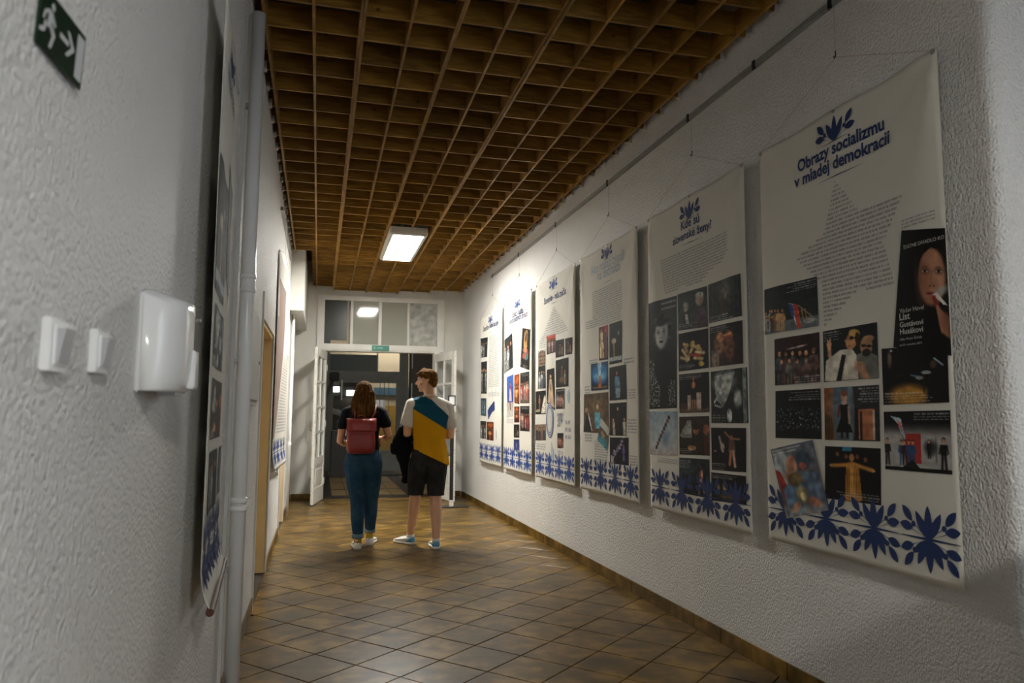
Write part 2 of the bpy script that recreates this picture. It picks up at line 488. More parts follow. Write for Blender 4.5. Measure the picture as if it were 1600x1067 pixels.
# soap / towel dispenser
t = thing('towel_dispenser', 'white glossy plastic wall dispenser with curved front beside the switches', 'dispenser', (XL, 2.14, 1.40))
def disp_ring(s, dx, ya, yb, zz0, zz1, n=14):
    pass
Y0, Y1, Z0, Z1 = 1.85, 2.16, 1.385, 1.640
b = MB(); rings = []
N = 12
for k in range(N + 1):
    u = k / N                                   # across the width
    y = Y0 + (Y1 - Y0) * u
    dep = .092 * (1 - abs(2 * u - 1) ** 3.2 * .55)
    top = Z1 - .030 * abs(2 * u - 1) ** 2
    ring = [(XL, y, Z0), (XL, y, top)]
    for j in range(9):
        v = j / 8
        zz = top - (top - Z0 - .006) * v
        dd = dep * (1 - .9 * max(0, (.12 - v) / .12) ** 2) * (1 - .12 * max(0, (v - .6) / .4) ** 2)
        ring.append((XL + dd, y, zz))
    ring.append((XL + dep * .8, y, Z0)); rings.append(ring)
b.loft(rings); b.build('cover', 'plastic', t, smooth=True)
MB().box(XL, XL + .011, Y0 - .004, Y1 + .004, Z0 - .004, Z1 - .03).build('back_plate', 'plastic', t, bevel=.004)
b = MB()
b.loft([[(XL + dx, y, z) for dx, y in ((.070, Y1 - .125), (.099, Y1 - .12), (.098, Y1 - .06), (.06, Y1 - .05))] for dx0, z in ((0, Z0 + .012), (0, Z0 + .07), (0, Z0 + .11))])
b.build('push_lever', 'plastic', t, bevel=.003)
MB().box(XL + .03, XL + .07, 1.95, 2.05, Z0 - .008, Z0 + .004).build('outlet', 'plastic_grey', t)
MB().tube([(XL + .08, Y1 - .012, Z1 - .055), (XL + .092, Y1 - .012, Z1 - .055)], .006, 10).build('lock', 'chrome', t)

# exit sign on the near left wall (leans: hung slightly skew)
t = thing('exit_sign', 'green and white running-man exit sign with arrow high on the left wall', 'sign', (XL, 1.235, 1.9))
def SG(a, c, off=.004):    # a 0..1 along +Y, c 0..1 upward; plate hung a little askew
    y = 1.142 + a * .182 + c * .012; z = 1.858 + .008 * a + c * .097
    return (XL + off + .006 * a, y, z)
b = MB()
q = [SG(0, 0), SG(1, 0), SG(1, 1), SG(0, 1)]
b.add([(p[0] - .003, p[1], p[2]) for p in q] + q, [(0, 3, 2, 1), (4, 5, 6, 7), (0, 1, 5, 4), (1, 2, 6, 5), (2, 3, 7, 6), (3, 0, 4, 7)])
b.build('sign_plate', 'green', t)
def sgpoly(name, polys, mat):
    b = MB()
    for P in polys: b.add([SG(x, y, .0048) for x, y in P], [tuple(range(len(P)))])
    return b.build(name, mat, t)
sgpoly('pictogram', [
    [(.235 + .035 * math.cos(a), .80 + .065 * math.sin(a)) for a in [k * math.pi / 6 for k in range(12)]],
    [(.17, .72), (.25, .70), (.24, .44), (.15, .40)],
    [(.17, .72), (.08, .62), (.06, .48), (.09, .47), (.12, .60), (.20, .66)],
    [(.24, .70), (.32, .55), (.30, .50), (.22, .58)],
    [(.15, .46), (.12, .28), (.02, .22), (.02, .29), (.09, .34), (.10, .48)],
    [(.18, .46), (.27, .34), (.22, .12), (.27, .12), (.33, .38), (.25, .50)]], 'signwhite')
sgpoly('arrow', [[(.42, .47), (.62, .47), (.62, .56), (.42, .56)], [(.56, .30), (.68, .51), (.56, .73), (.62, .73), (.76, .51), (.62, .30)]], 'signwhite')
sgpoly('blank_field', [[(.80, .10), (.97, .10), (.97, .90), (.80, .90)]], 'signwhite')

# electrical cabinet door on the left wall
t = thing('electrical_cabinet', 'flat grey wall cabinet door between the pipe and the ochre doorway', 'cabinet', (XL, 4.7, 1.42))
MB().box(XL, XL + .02, 4.36, 5.06, 1.39, 1.96).build('frame', 'panel', t, bevel=.002)
MB().box(XL + .02, XL + .03, 4.39, 5.03, 1.42, 1.93).build('door', 'panel', t, bevel=.002)
for z in (1.5, 1.86): MB().tube([(XL + .028, 4.375, z - .04), (XL + .028, 4.375, z + .04)], .009, 8).build('hinge', 'paint', t)
MB().tube([(XL + .03, 4.95, 1.66), (XL + .037, 4.95, 1.66)], .012, 10).build('lock', 'chrome', t)

# the two doorways on the left
def doorway(idx, D, cas, cmat, dmat, top):
    ya, yb, zt = D
    r = srf('door_%d' % idx, (XL, ya, 0))
    b = MB().box(XL - .004, XL + .012, ya - cas, ya, 0, zt + top).box(XL - .004, XL + .012, yb, yb + .06, 0, zt + top).box(XL - .004, XL + .012, ya, yb, zt, zt + top)
    b.build('casing', cmat, r)
    b = MB().box(XL - .25, XL - .003, ya - .001, ya + .025, 0, zt).box(XL - .25, XL - .003, yb - .025, yb + .001, 0, zt).box(XL - .25, XL - .003, ya, yb, zt - .025, zt + .001)
    b.build('jamb', dmat, r)
    MB().box(XL - .25, XL - .20, ya + .026, yb - .026, 0.005, zt - .026).build('leaf', dmat, r)
    b = MB()
    for za, zb in ((.25, .9), (1.0, 1.85)): b.box(XL - .2, XL - .193, ya + .14, yb - .14, za, zb)
    b.build('door_panel', dmat, r, bevel=.003)
    MB().tube([(XL - .2, yb - .08, 1.02), (XL - .16, yb - .08, 1.02), (XL - .155, yb - .19, 1.02)], .008, 8).build('door_handle', 'chrome', r)
doorway(1, D1, .03, 'paint', 'ochre', .19)
doorway(2, D2, .06, 'paint', 'cream', .08)

# boxed duct and thin white pipe in the far left corner
struct(MB().box(XL, -.235, 10.0, YE - .001, 2.70, HC - .2).build('trim_3', 'plaster_smooth', bevel=.004))
t = thing('thin_heating_pipe', 'thin white vertical pipe under the boxed duct in the far left corner', 'pipe', (-.372, 10.45, 0))
MB().tube([(-.372, 10.45, 0), (-.372, 10.45, 2.71)], .021, 14).build('pipe', 'pvc', t, smooth=True)
for z in (.95, 2.2): MB().tube([(-.372, 10.45, z - .02), (-.372, 10.45, z + .02)], .027, 14).build('collar', 'pvc', t)
tag(MB().box(.0 - .18, -.135, YE - .03, YE, .92, 1.42).build('wall_trunking', 'paint', bevel=.003), 'short white vertical strip on the end wall left of the doors', 'trunking')
tag(MB().box(2.235, 2.265, YE - .03, YE, .98, 1.55).build('wall_trunking', 'paint', bevel=.003), 'short white vertical strip on the end wall right of the doors', 'trunking')

# ---------------------------------------------------------------- door frame, transom, leaves at the end wall
r = srf('window_1', (1.0, YE, 2.4))
ZB, ZT = 2.405, 3.26
fd0, fd1 = YE - .035, YE + .10
for q in ((-.07, .045, 2.50, 3.225), (1.90, 2.02, 2.50, 3.225), (-.07, 2.02, 3.225, 3.30), (-.07, 2.02, ZB, 2.50)):
    MB().box(q[0], q[1], fd0, fd1, q[2], q[3]).build('window_frame', 'paint', r, bevel=.003)
for x0, x1 in ((.458, .503), (.918, .968), (1.398, 1.430)):
    MB().box(x0, x1, fd0 + .008, fd1 - .02, 2.50, 3.225).build('mullion', 'paint', r, bevel=.003)
for i, (x0, x1, m) in enumerate(((.045, .458, 'glass_dark'), (.503, .918, 'glass_frost'), (.968, 1.398, 'glass_frost'), (1.43, 1.90, 'glass_pattern'))):
    o = MB().box(x0, x1, YE + .02, YE + .026, 2.50, 3.225).build('pane', m, r)
    if m == 'glass_frost':
        for w_ in o.data.vertices:
            if w_.co.z > 3: w_.co.y -= .013
MB().box(.405, .44, YE + .011, YE + .019, 2.50, 3.225).build('paper_strip', 'beige', r)
MB().box(.15, .405, YE + .012, YE + .019, 2.50, 2.56).build('paper_strip', 'beige', r)
b = MB().box(-.02, .06, fd0 + .01, YE + .2, 0, ZB).box(1.86, 1.95, fd0 + .01, YE + .2, 0, ZB).box(.06, 1.86, fd0 + .02, YE + .2, ZB - .02, ZB)
struct(b.build('trim_4', 'paint'))
t = thing('exit_sign', 'small green exit sign on the white bar above the open double doors', 'sign', (.96, fd0, 2.45))
MB().box(.817, 1.10, fd0 - .012, fd0, 2.40, 2.49).build('sign_plate', 'green2', t, bevel=.001)
def flatpoly(polys, y): 
    b = MB()
    for P in polys: b.add([(x, y, z) for x, z in P], [tuple(range(len(P)))])
    return b
flatpoly([[(.84, 2.425), (.86, 2.445), (.845, 2.47), (.855, 2.475), (.875, 2.448), (.865, 2.42)], [(.90, 2.44), (.97, 2.44), (.97, 2.434), (1.0, 2.447), (.97, 2.46), (.97, 2.453), (.90, 2.453)]], fd0 - .0132).build('pictogram', simple('faded_mint', rgb('6db8a4'), .4), t)

def glazed_leaf(idx, hinge, outer, label_paper=False, side=1):
    hx, hy = hinge; ox, oy = outer
    d = Vector((ox - hx, oy - hy, 0)); L = d.length; d.normalize(); nrm = Vector((-d.y, d.x, 0))
    r = srf('door_%d' % idx, (hx, hy, 0))
    H0, H1, T = .012, 2.36, .042
    def bx(u0, u1, z0, z1, t0=-.5, t1=.5):
        vs = []
        for u in (u0, u1):
            for tt in (t0, t1):
                for z in (z0, z1):
                    p = Vector((hx, hy, 0)) + d * u + nrm * (tt * T); vs.append((p.x, p.y, z))
        return MB().add(vs, [(0, 1, 3, 2), (4, 6, 7, 5), (0, 4, 5, 1), (2, 3, 7, 6), (0, 2, 6, 4), (1, 5, 7, 3)])
    S = .10
    bx(0, S, H0, H1).build('stile', 'paint', r, bevel=.003)
    bx(L - S, L, H0, H1).build('stile', 'wornpaint', r, bevel=.003)
    bx(S, L - S, H0, .24).build('rail', 'paint', r)
    bx(S, L - S, .58, .70).build('rail', 'paint', r)
    bx(S, L - S, H1 - .13, H1).build('rail', 'paint', r)
    bx(S, L - S, .24, .58, -.25, .25).build('panel', 'paint', r)
    bx(S + .06, L - S - .06, .30, .52, -.42, .42).build('panel', 'paint', r, bevel=.004)
    g0, g1 = .70, H1 - .13
    mid = L / 2
    bx(mid - .016, mid + .016, g0, g1, -.4, .4).build('muntin', 'paint', r)
    zs = [g0 + (g1 - g0) * k / 4 for k in range(5)]
    for z in zs[1:4]:
        bx(S, mid - .016, z - .015, z + .015, -.4, .4).build('muntin', 'paint', r)
        bx(mid + .016, L - S, z - .015, z + .015, -.4, .4).build('muntin', 'paint', r)
    for k in range(4):
        for (u0, u1) in ((S, mid - .016), (mid + .016, L - S)):
            bx(u0, u1, zs[k] + .015 * (k > 0), zs[k + 1] - .015 * (k < 3), -.06, .06).build('pane', 'glass', r)
    for tt in (-1, 1):
        bx(L - .075, L - .035, .98, 1.16, tt * .5 - .05, tt * .5 + .05).build('door_handle', 'metal', r)
        p0 = Vector((hx, hy, 1.1)) + d * (L - .055) + nrm * (tt * .5 * T)
        p1 = p0 + nrm * (tt * .045); p2 = p1 - d * .11
        MB().tube([p0, p1, p2], .008, 8).build('door_handle', 'metal', r)
    for z in (.3, 1.2, 2.1):
        p = Vector((hx, hy, z)) + nrm * (.5 * T)
        MB().tube([p - Vector((0, 0, .05)), p + Vector((0, 0, .05))], .011, 8).build('hinge', 'wornpaint', r)
    if label_paper:
        bx(S + .3, S + .5, 1.5, 1.78, .1 * side, .16 * side).build('paper_notice', 'signwhite', r)
    return r
glazed_leaf(3, (.085, 12.36), (-.065, 11.48))
glazed_leaf(4, (1.86, 12.36), (2.06, 11.48), True, 1)

# black sign stand by the right leaf
t = thing('sign_stand', 'slim black floor stand with framed notice beside the right door leaf', 'sign stand', (1.93, 10.95, 0))
sx, sy = 1.928, 10.95
MB().box(sx - .19, sx + .24, sy - .14, sy + .14, 0.001, .011).build('base', 'black', t, bevel=.002)
MB().box(sx - .026, sx + .026, sy - .014, sy + .014, .1, 1.5).build('pole', 'black', t, bevel=.002)
MB().box(sx - .032, sx + .032, sy - .018, sy + .018, .011, .10).build('foot_sleeve', 'wornpaint', t, bevel=.002)
b = MB()
for a in ((-.065, -.05, 1.48, 1.64), (.03, .045, 1.48, 1.64), (-.065, .045, 1.48, 1.495), (-.065, .045, 1.625, 1.64)):
    b.box(sx + a[0], sx + a[1], sy - .012, sy + .012, a[2], a[3])
b.build('frame', 'black', t)
MB().box(sx - .05, sx + .03, sy - .003, sy + .003, 1.495, 1.625).build('notice', 'signwhite', t)

# ---------------------------------------------------------------- vestibule, grey glazed partition, lit room behind
VY0, VY1 = YE + .2, 18.3
vf = struct(MB().box(-1.6, 3.9, YE, 24, -.1, -.004).build('floor_vestibule', 'grout'))
M['vtile'] = simple('vestibule_tile', rgb('77613c'), .35, .2, 6)
M['vtile_dark'] = simple('vestibule_tile_dark', rgb('17130e'), .35, .2, 6)
cnt = 0; bl = MB(); bd = MB(); bl2 = MB()
y = YE + .003
row = 0
while y < VY1 - .1:
    x = -1.5; h = .16 if y > YE + .25 else .245
    k = 0
    while x < 3.8:
        dark = y < YE + .25 or (k % 6) in (0,) or row % 9 == 8
        (bd if dark else bl).box(x + .004, x + .246, y + .006, y + h - .006, -.006, 0)
        x += .25; k += 1
    y += h; row += 1
o = bl.build('tile_field', 'vtile', vf); o['kind'] = 'stuff'
o = bd.build('tile_field', 'vtile_dark', vf); o['kind'] = 'stuff'
struct(MB().box(-1.8, -1.6, VY0, 24, 0, 4.2).build('wall_vestibule_left', 'brownwall'))
struct(MB().box(3.9, 4.1, VY0, 24, 0, 4.2).build('wall_vestibule_right', 'brownwall'))
struct(MB().box(-1.8, 4.1, VY0, 24, 4.2, 4.3).build('ceiling_vestibule', 'brownwall'))
struct(MB().box(-1.8, XL - .25, VY0 - .2, VY0, 0, 4.2).build('wall_vestibule_near', 'brownwall'))
struct(MB().box(-1.8, 4.1, 23.8, 24, 0, 4.2).build('wall_far', 'beige'))
# side wall right of the partition, and solid wall left
struct(MB().box(2.10, 3.9, 17.6, 18.1, 0, 4.2).build('wall_vestibule_end', 'brownwall'))
r = srf('door_5', (1.1, 18.2, 0))
PY = 18.2
def fr(x0, x1, z0, z1, name='frame_bar', m='darkgrey', ya=PY - .04, yb=PY + .04): return MB().box(x0, x1, ya, yb, z0, z1).build(name, m, r)
fr(1.88, 2.10, 0, 4.2); fr(.05, .22, 0, 4.2); fr(.22, 1.88, 2.18, 2.40); fr(.22, 1.88, 2.95, 4.2)
fr(-1.6, .05, 0, 4.2, 'side_wall', 'brownwall')
fr(1.33, 1.36, 2.40, 2.95, 'mullion')
fr(.22, 1.33, 2.40, 2.80, 'pane', 'glass_blue', PY - .006, PY + .006)
fr(.22, 1.33, 2.80, 2.95, 'pane', 'glass', PY - .006, PY + .006)
fr(1.36, 1.88, 2.40, 2.95, 'pane', 'glass', PY - .006, PY + .006)
# two leaves
for (xa, xb) in ((.22, 1.05), (1.06, 1.88)):
    s = .10
    fr(xa, xa + s, .02, 2.18, 'stile', 'darkgrey', PY - .03, PY + .03); fr(xb - s * .7, xb, .02, 2.18, 'stile', 'darkgrey', PY - .03, PY + .03)
    fr(xa + s, xb - s * .7, 2.12, 2.18, 'rail', 'darkgrey', PY - .03, PY + .03)
    fr(xa + s, xb - s * .7, .02, .50, 'kick_panel', 'darkgrey', PY - .025, PY + .025)
    fr(xa + s, xb - s * .7, .50, 2.12, 'pane', 'glass', PY - .004, PY + .004)
for x in (1.42, 1.52, 1.63): fr(x - .008, x + .008, .50, 2.12, 'glazing_bar', 'darkgrey', PY - .05, PY - .035)
fr(.50, .53, 1.7, 2.18, 'stile', 'paint', PY - .05, PY - .03)
fr(1.02, 1.045, 1.2, 2.15, 'weather_strip', 'signwhite', PY - .045, PY - .03)
fr(2.105, 2.125, 2.45, 2.9, 'weather_strip', 'signwhite', 17.55, 17.58)
fr(2.105, 2.125, 1.75, 2.10, 'weather_strip', 'signwhite', 17.55, 17.58)
# things behind the glass
tag(MB().box(1.40, 2.6, 20.0, 20.05, .35, 1.60).build('notice_board', simple('ochre_cork', rgb('a9822c'), .8, .15, 12)), 'ochre yellow notice board seen through the glass of the far door', 'notice board')
tag(MB().box(1.46, 1.70, 19.97, 19.99, 1.35, 1.75).build('paper_sheet', 'signwhite'), 'pale paper sheet pinned on the yellow notice board', 'paper')
tag(MB().box(1.40, 2.4, 20.0, 20.04, 1.88, 2.08).build('blue_poster', simple('slate_blue', rgb('3c5d70'), .6)), 'slate blue strip poster above the yellow notice board', 'poster')
struct(MB().box(1.25, 3.9, 20.06, 20.2, 0, 4.2).box(-1.6, 1.25, 20.06, 20.2, 2.35, 4.2).build('wall_far_side', 'beige'))
t = thing('curved_bench', 'long pale curved bench seen through the left glass of the far door', 'bench', (.35, 21, 0))
MB().tube([(-.4, 21, 1.42), (.1, 20.9, 1.5), (.5, 20.8, 1.42), (.9, 20.8, 1.2)], [.05, .09, .08, .04], 12).build('rail', 'plastic', t, smooth=True)
MB().tube([(0.1, 21, 0), (0.1, 21, 1.45)], .03, 8).build('post', 'black', t); MB().tube([(0.8, 20.85, 0), (0.8, 20.85, 1.25)], .03, 8).build('post', 'black', t)
t = thing('glass_reflection', 'pair of glowing white blocks imitating reflections in the left glass of the far door', 'lamp', (.5, 23, 2))
me = emit('glass_reflection_glow', (1, .97, .9), 4)  # glow imitates white reflections in the door glass
for (x, z) in ((.35, 2.02), (.78, 1.92)): MB().box(x, x + .22, 22.4, 22.5, z, z + .16).build('reflection_spot', me, t)
MB().box(.35, 1.0, 22.5, 22.56, 1.9, 2.2).build('dark_backing', 'black', t)
struct(MB().box(-1.6, 1.25, 22.57, 22.7, 0, 4.2).build('wall_far_dark', 'brownwall'))
t = thing('door_closer_box', 'black box shaped device high on the left of the vestibule', 'device', (.30, 17.0, 2.2))
MB().box(.2, .42, 16.9, 17.1, 2.1, 2.3).build('body', 'black', t, bevel=.02)
MB().box(.28, .34, 17.1, 18.16, 2.17, 2.23).build('arm', 'black', t)
tag(MB().box(1.35, 1.85, 16.9, 17.5, 0, .02).build('door_mat', 'black', bevel=.004), 'black rubber mat before the grey glazed door', 'mat')
tag(MB().box(.28, .75, 16.6, 17.4, 0, 1.0).build('dark_cabinet', simple('dark_cabinet', (.03, .03, .028), .5), bevel=.01), 'low dark cabinet at the left of the vestibule', 'cabinet')
# lamp lighting the room behind and a weak one added to brighten the vestibule
t = thing('ceiling_lamp', 'ceiling lamp of the lit room behind the grey glazed door', 'lamp', (1.8, 19.2, 4.0))
MB().box(1.2, 2.4, 18.9, 19.5, 4.05, 4.2).build('housing', 'paint', t)
MB().box(1.22, 2.38, 18.92, 19.48, 4.04, 4.05).build('diffuser', emit('room_lamp_glow', (1, .95, .85), FAR_E), t)

# ---------------------------------------------------------------- picture rails
t = thing('picture_rail', 'grey metal picture rail along the right wall above the banners', 'rail', (XR, 6.5, 3.33))
MB().box(XR - .022, XR, 2.2, 10.25, 3.31, 3.345).build('rail', 'metal', t, bevel=.003)
for y in (2.9, 3.55, 4.33, 5.77, 7.2, 8.7, 10.1): MB().box(XR - .028, XR - .02, y - .012, y + .012, 3.298, 3.35).build('clip', 'black', t)
t = thing('picture_rail', 'grey metal picture rail along the left wall above the far banner', 'rail', (XL, 8.4, 3.28))
MB().box(XL, XL + .022, 7.2, 9.6, 3.27, 3.305).build('rail', 'metal', t, bevel=.003)

t = thing('ceiling_lamp', 'small unseen ceiling light added to brighten the vestibule beyond the open doors', 'lamp', (1.0, 15.0, 4.1))  # unseen source, added to lift the dark vestibule
MB().box(.7, 1.3, 14.7, 15.3, 4.1, 4.2).build('housing', 'paint', t)
MB().box(.72, 1.28, 14.72, 15.28, 4.09, 4.10).build('diffuser', emit('vestibule_fill_glow', (1, .95, .85), VEST_E), t)

# ---------------------------------------------------------------- printed pictures, painted procedurally into vertex colours
class Pic:
    def __init__(s, w, h, top, bot=None, seed=0):
        s.w, s.h = w, h; s.r = np.random.RandomState(seed)
        s.y, s.x = np.mgrid[0:1:complex(h), 0:1:complex(w)]
        t = np.array([int(top[i:i + 2], 16) for i in (0, 2, 4)]) / 255.
        b = t if bot is None else np.array([int(bot[i:i + 2], 16) for i in (0, 2, 4)]) / 255.
        s.c = t + (b - t) * s.y[..., None]
    def col(s, h): return np.array([int(h[i:i + 2], 16) for i in (0, 2, 4)]) / 255.
    def put(s, m, c, a=1.0):
        m = (np.clip(m, 0, 1) * a)[..., None]; s.c = s.c * (1 - m) + s.col(c) * m; return s
    def ell(s, cx, cy, rx, ry, c, a=1.0, soft=.12, rot=0):
        dx, dy = s.x - cx, s.y - cy
        if rot:
            t = math.radians(rot); dx, dy = dx * math.cos(t) + dy * math.sin(t), -dx * math.sin(t) + dy * math.cos(t)
        d = np.sqrt((dx / rx) ** 2 + (dy / ry) ** 2)
        return s.put((1 + soft - d) / (2 * soft), c, a)
    def rect(s, x0, y0, x1, y1, c, a=1.0): return s.put(((s.x >= x0) & (s.x <= x1) & (s.y >= y0) & (s.y <= y1)).astype(float), c, a)
    def poly(s, pts, c, a=1.0):
        m = np.zeros_like(s.x, bool); n = len(pts)
        for i in range(n):
            (xa, ya), (xb, yb) = pts[i], pts[(i + 1) % n]
            if ya == yb: continue
            cnd = ((s.y >= min(ya, yb)) & (s.y < max(ya, yb))) & (s.x < (xb - xa) * (s.y - ya) / (yb - ya) + xa)
            m ^= cnd
        return s.put(m.astype(float), c, a)
    def line(s, x0, y0, x1, y1, w, c, a=1.0):
        dx, dy = x1 - x0, y1 - y0; L = max(dx * dx + dy * dy, 1e-9)
        t = np.clip(((s.x - x0) * dx + (s.y - y0) * dy) / L, 0, 1)
        d = np.hypot(s.x - x0 - t * dx, s.y - y0 - t * dy); return s.put(1.5 - d / w, c, a)
    def grain(s, amt, k=5):
        n = s.r.rand(k * 3, k * 3)
        yi = (s.y * (k * 3 - 1)); xi = (s.x * (k * 3 - 1)); y0 = yi.astype(int).clip(0, k * 3 - 2); x0 = xi.astype(int).clip(0, k * 3 - 2)
        fy, fx = yi - y0, xi - x0
        v = n[y0, x0] * (1 - fy) * (1 - fx) + n[y0 + 1, x0] * fy * (1 - fx) + n[y0, x0 + 1] * (1 - fy) * fx + n[y0 + 1, x0 + 1] * fy * fx
        s.c = s.c * (1 + amt * (v[..., None] - .5)) + amt * .10 * (s.r.rand(s.h, s.w, 1) - .5); return s
    def man(s, x, y, k, cloth, skin='c08a68', legs=None, hair='1a120c'):     # y = head centre, k = figure height
        hd = k * .075; asp = s.h / s.w
        s.ell(x, y - hd * .3, hd * asp * .95, hd * 1.15, hair); s.ell(x, y + hd * .15, hd * asp * .75, hd * .95, skin)
        s.poly([(x - hd * asp * 1.1, y + hd * 1.5), (x + hd * asp * 1.1, y + hd * 1.5), (x + hd * asp * 1.5, y + k * .46), (x - hd * asp * 1.5, y + k * .46)], cloth)
        s.line(x - hd * asp * 1.3, y + hd * 1.9, x - hd * asp * 2, y + k * .42, k * .022, cloth); s.line(x + hd * asp * 1.3, y + hd * 1.9, x + hd * asp * 1.9, y + k * .40, k * .022, cloth)
        lg = legs or cloth
        s.line(x - hd * asp * .6, y + k * .45, x - hd * asp * .9, y + k * .9, k * .033, lg); s.line(x + hd * asp * .6, y + k * .45, x + hd * asp * .9, y + k * .9, k * .033, lg)
        return s
    def words(s, x0, y0, x1, n, c='c8c8c4', right=True):
        for i in range(n):
            yy = y0 + i * .048; xx = x0 + (s.r.rand() * .3 * (x1 - x0) if right else 0); xe = x1 if right else x1 - s.r.rand() * .3 * (x1 - x0)
            while xx < xe:
                w = .02 + s.r.rand() * .06; s.rect(xx, yy, min(xx + w, xe), yy + .018, c, .55); xx += w + .015
        return s

SKIN = 'c48f6c'
def crowdline(p, y, n, k, cols, legs=None, x0=.05, x1=.95):
    for i in range(n):
        p.man(x0 + (x1 - x0) * (i + .5) / n + p.r.uniform(-.02, .02), y + p.r.uniform(-.03, .03), k * p.r.uniform(.85, 1.1), cols[p.r.randint(len(cols))], legs=legs)
def paint(kind, w, h, seed):
    P = lambda a, b=None: Pic(w, h, a, b, seed)
    if kind == 'flag_stage':
        p = P('0c1214', '1a2326'); p.rect(0, .78, 1, 1, '5a6468'); p.ell(.5, .3, .4, .3, '26363a', .5, .6)
        crowdline(p, .52, 6, .5, ['6a4a2c', 'b08a60', '3a2a20', 'a8a29a'], x0=0, x1=.42)
        p.rect(.02, .62, .2, .66, '8a6a3a')
        p.poly([(.50, .42), (.66, .5), (.70, .95), (.62, .9)], 'b9c4cc'); p.poly([(.57, .44), (.66, .5), (.7, .98), (.64, .98)], 'b5402c'); p.poly([(.50, .42), (.57, .47), (.6, .7), (.55, .75)], '2f4a86')
        p.line(.66, .5, .97, .88, .008, '9a8a6a'); p.line(.78, .6, .8, .86, .008, 'b8863c'); p.line(.72, .6, .75, .86, .008, 'b8863c'); p.ell(.84, .86, .1, .05, 'a4a4a4'); p.words(.45, .04, .98, 4); return p.grain(.5)
    if kind == 'crowd_red':
        p = P('2a1518', '170c0c'); crowdline(p, .36, 6, .8, ['5a5052', '6b3a34', '3a4a50', '584038', '70605c']); p.ell(.5, .24, .22, .02, 'b0a09a', .9, .3, -6)
        crowdline(p, .52, 4, .7, ['4a3a3c', '6a5048', '62645c'], x0=.1, x1=.8); p.words(.45, .86, .98, 3); return p.grain(1.0)
    if kind == 'two_men':
        p = P('141818', '1c2620'); p.ell(.88, .85, .25, .25, '3a4028', .8, .5)
        p.poly([(.05, 1), (.12, .55), (.32, .42), (.55, .42), (.66, .6), (.64, 1)], 'cfc9bb'); p.poly([(.02, .98), (.05, .6), (.16, .5), (.2, .66), (.12, 1)], 'c4c0b4')
        p.line(.13, .5, .12, .30, .035, 'd0a078'); p.ell(.12, .27, .05, .06, SKIN); p.line(.10, .22, .09, .18, .012, SKIN); p.line(.14, .21, .14, .17, .012, SKIN)
        p.ell(.55, .26, .105, .17, 'c08a60', 1, .1, 14); p.ell(.60, .13, .10, .07, 'e0b060', 1, .15, 20); p.ell(.65, .24, .04, .12, '3a2416'); p.line(.53, .20, .66, .24, .012, '101010'); p.ell(.545, .215, .035, .035, '141414'); p.line(.44, .25, .47, .3, .02, 'c08a60'); p.ell(.5, .355, .03, .015, '8a4a3a')
        p.poly([(.36, .5), (.44, .52), (.34, 1), (.24, 1)], '18181c')
        p.poly([(.62, .55), (.78, .48), (.98, .6), (1, 1), (.66, 1)], '6f6f68'); p.ell(.80, .40, .105, .17, 'b98862'); p.ell(.84, .27, .10, .06, 'a8805c'); p.ell(.80, .52, .075, .07, '2a2420'); p.line(.72, .38, .9, .42, .012, '0c0c0c'); p.ell(.755, .39, .035, .03, '2a2018'); p.ell(.85, .41, .035, .03, '2a2018')
        for i in range(4): p.line(.60, .68 + i * .045, .72, .70 + i * .045, .018, 'c89878')
        p.line(.7, .75, .78, 1, .06, 'b88868'); p.words(.02, .04, .38, 4, right=False); return p.grain(.35)
    if kind == 'night':
        p = P('0a0e0f', '0c1010')
        for i in range(150):
            x = p.r.uniform(.04, .98); y = .55 + p.r.uniform(-.14, .34) - .10 * math.sin(x * 3); p.ell(x, y, .012, .014, p.r.choice(['7c8c92', '4c5a60', 'a8b4b8', '3a4448']), p.r.uniform(.4, 1), .3)
        p.words(.3, .05, .97, 4); return p.grain(.5)
    if kind == 'black_dress':
        p = P('3a4248', '4c5458'); p.rect(0, 0, .18, 1, '8a4e22'); p.ell(.06, .8, .12, .3, '50300f'); p.ell(.35, .35, .22, .42, '5d7484', .8, .5); p.rect(.52, 0, 1, 1, '2a2a2c'); p.ell(.5, .5, .07, .6, '74828a', .6)
        p.rect(.63, .42, .92, .98, 'a86a4a'); p.rect(.66, .46, .70, .98, '30201a'); p.rect(.88, .45, .92, .98, 'c0b0a0'); p.rect(.57, .4, .63, .98, '1a1614')
        p.poly([(.30, .33), (.46, .33), (.46, .6), (.53, .85), (.22, .85), (.31, .58)], '0c0b0c'); p.ell(.38, .19, .055, .085, 'c89a7a'); p.ell(.38, .12, .06, .06, '7a4a30'); p.ell(.38, .29, .05, .045, 'c8a08a')
        p.line(.29, .36, .27, .55, .02, '6a2a28'); p.line(.46, .38, .47, .68, .018, 'b89080'); p.rect(.31, .85, .35, .97, '1a1412'); p.rect(.41, .85, .45, .97, '1a1412'); p.words(.62, .04, .98, 6); return p.grain(.4)
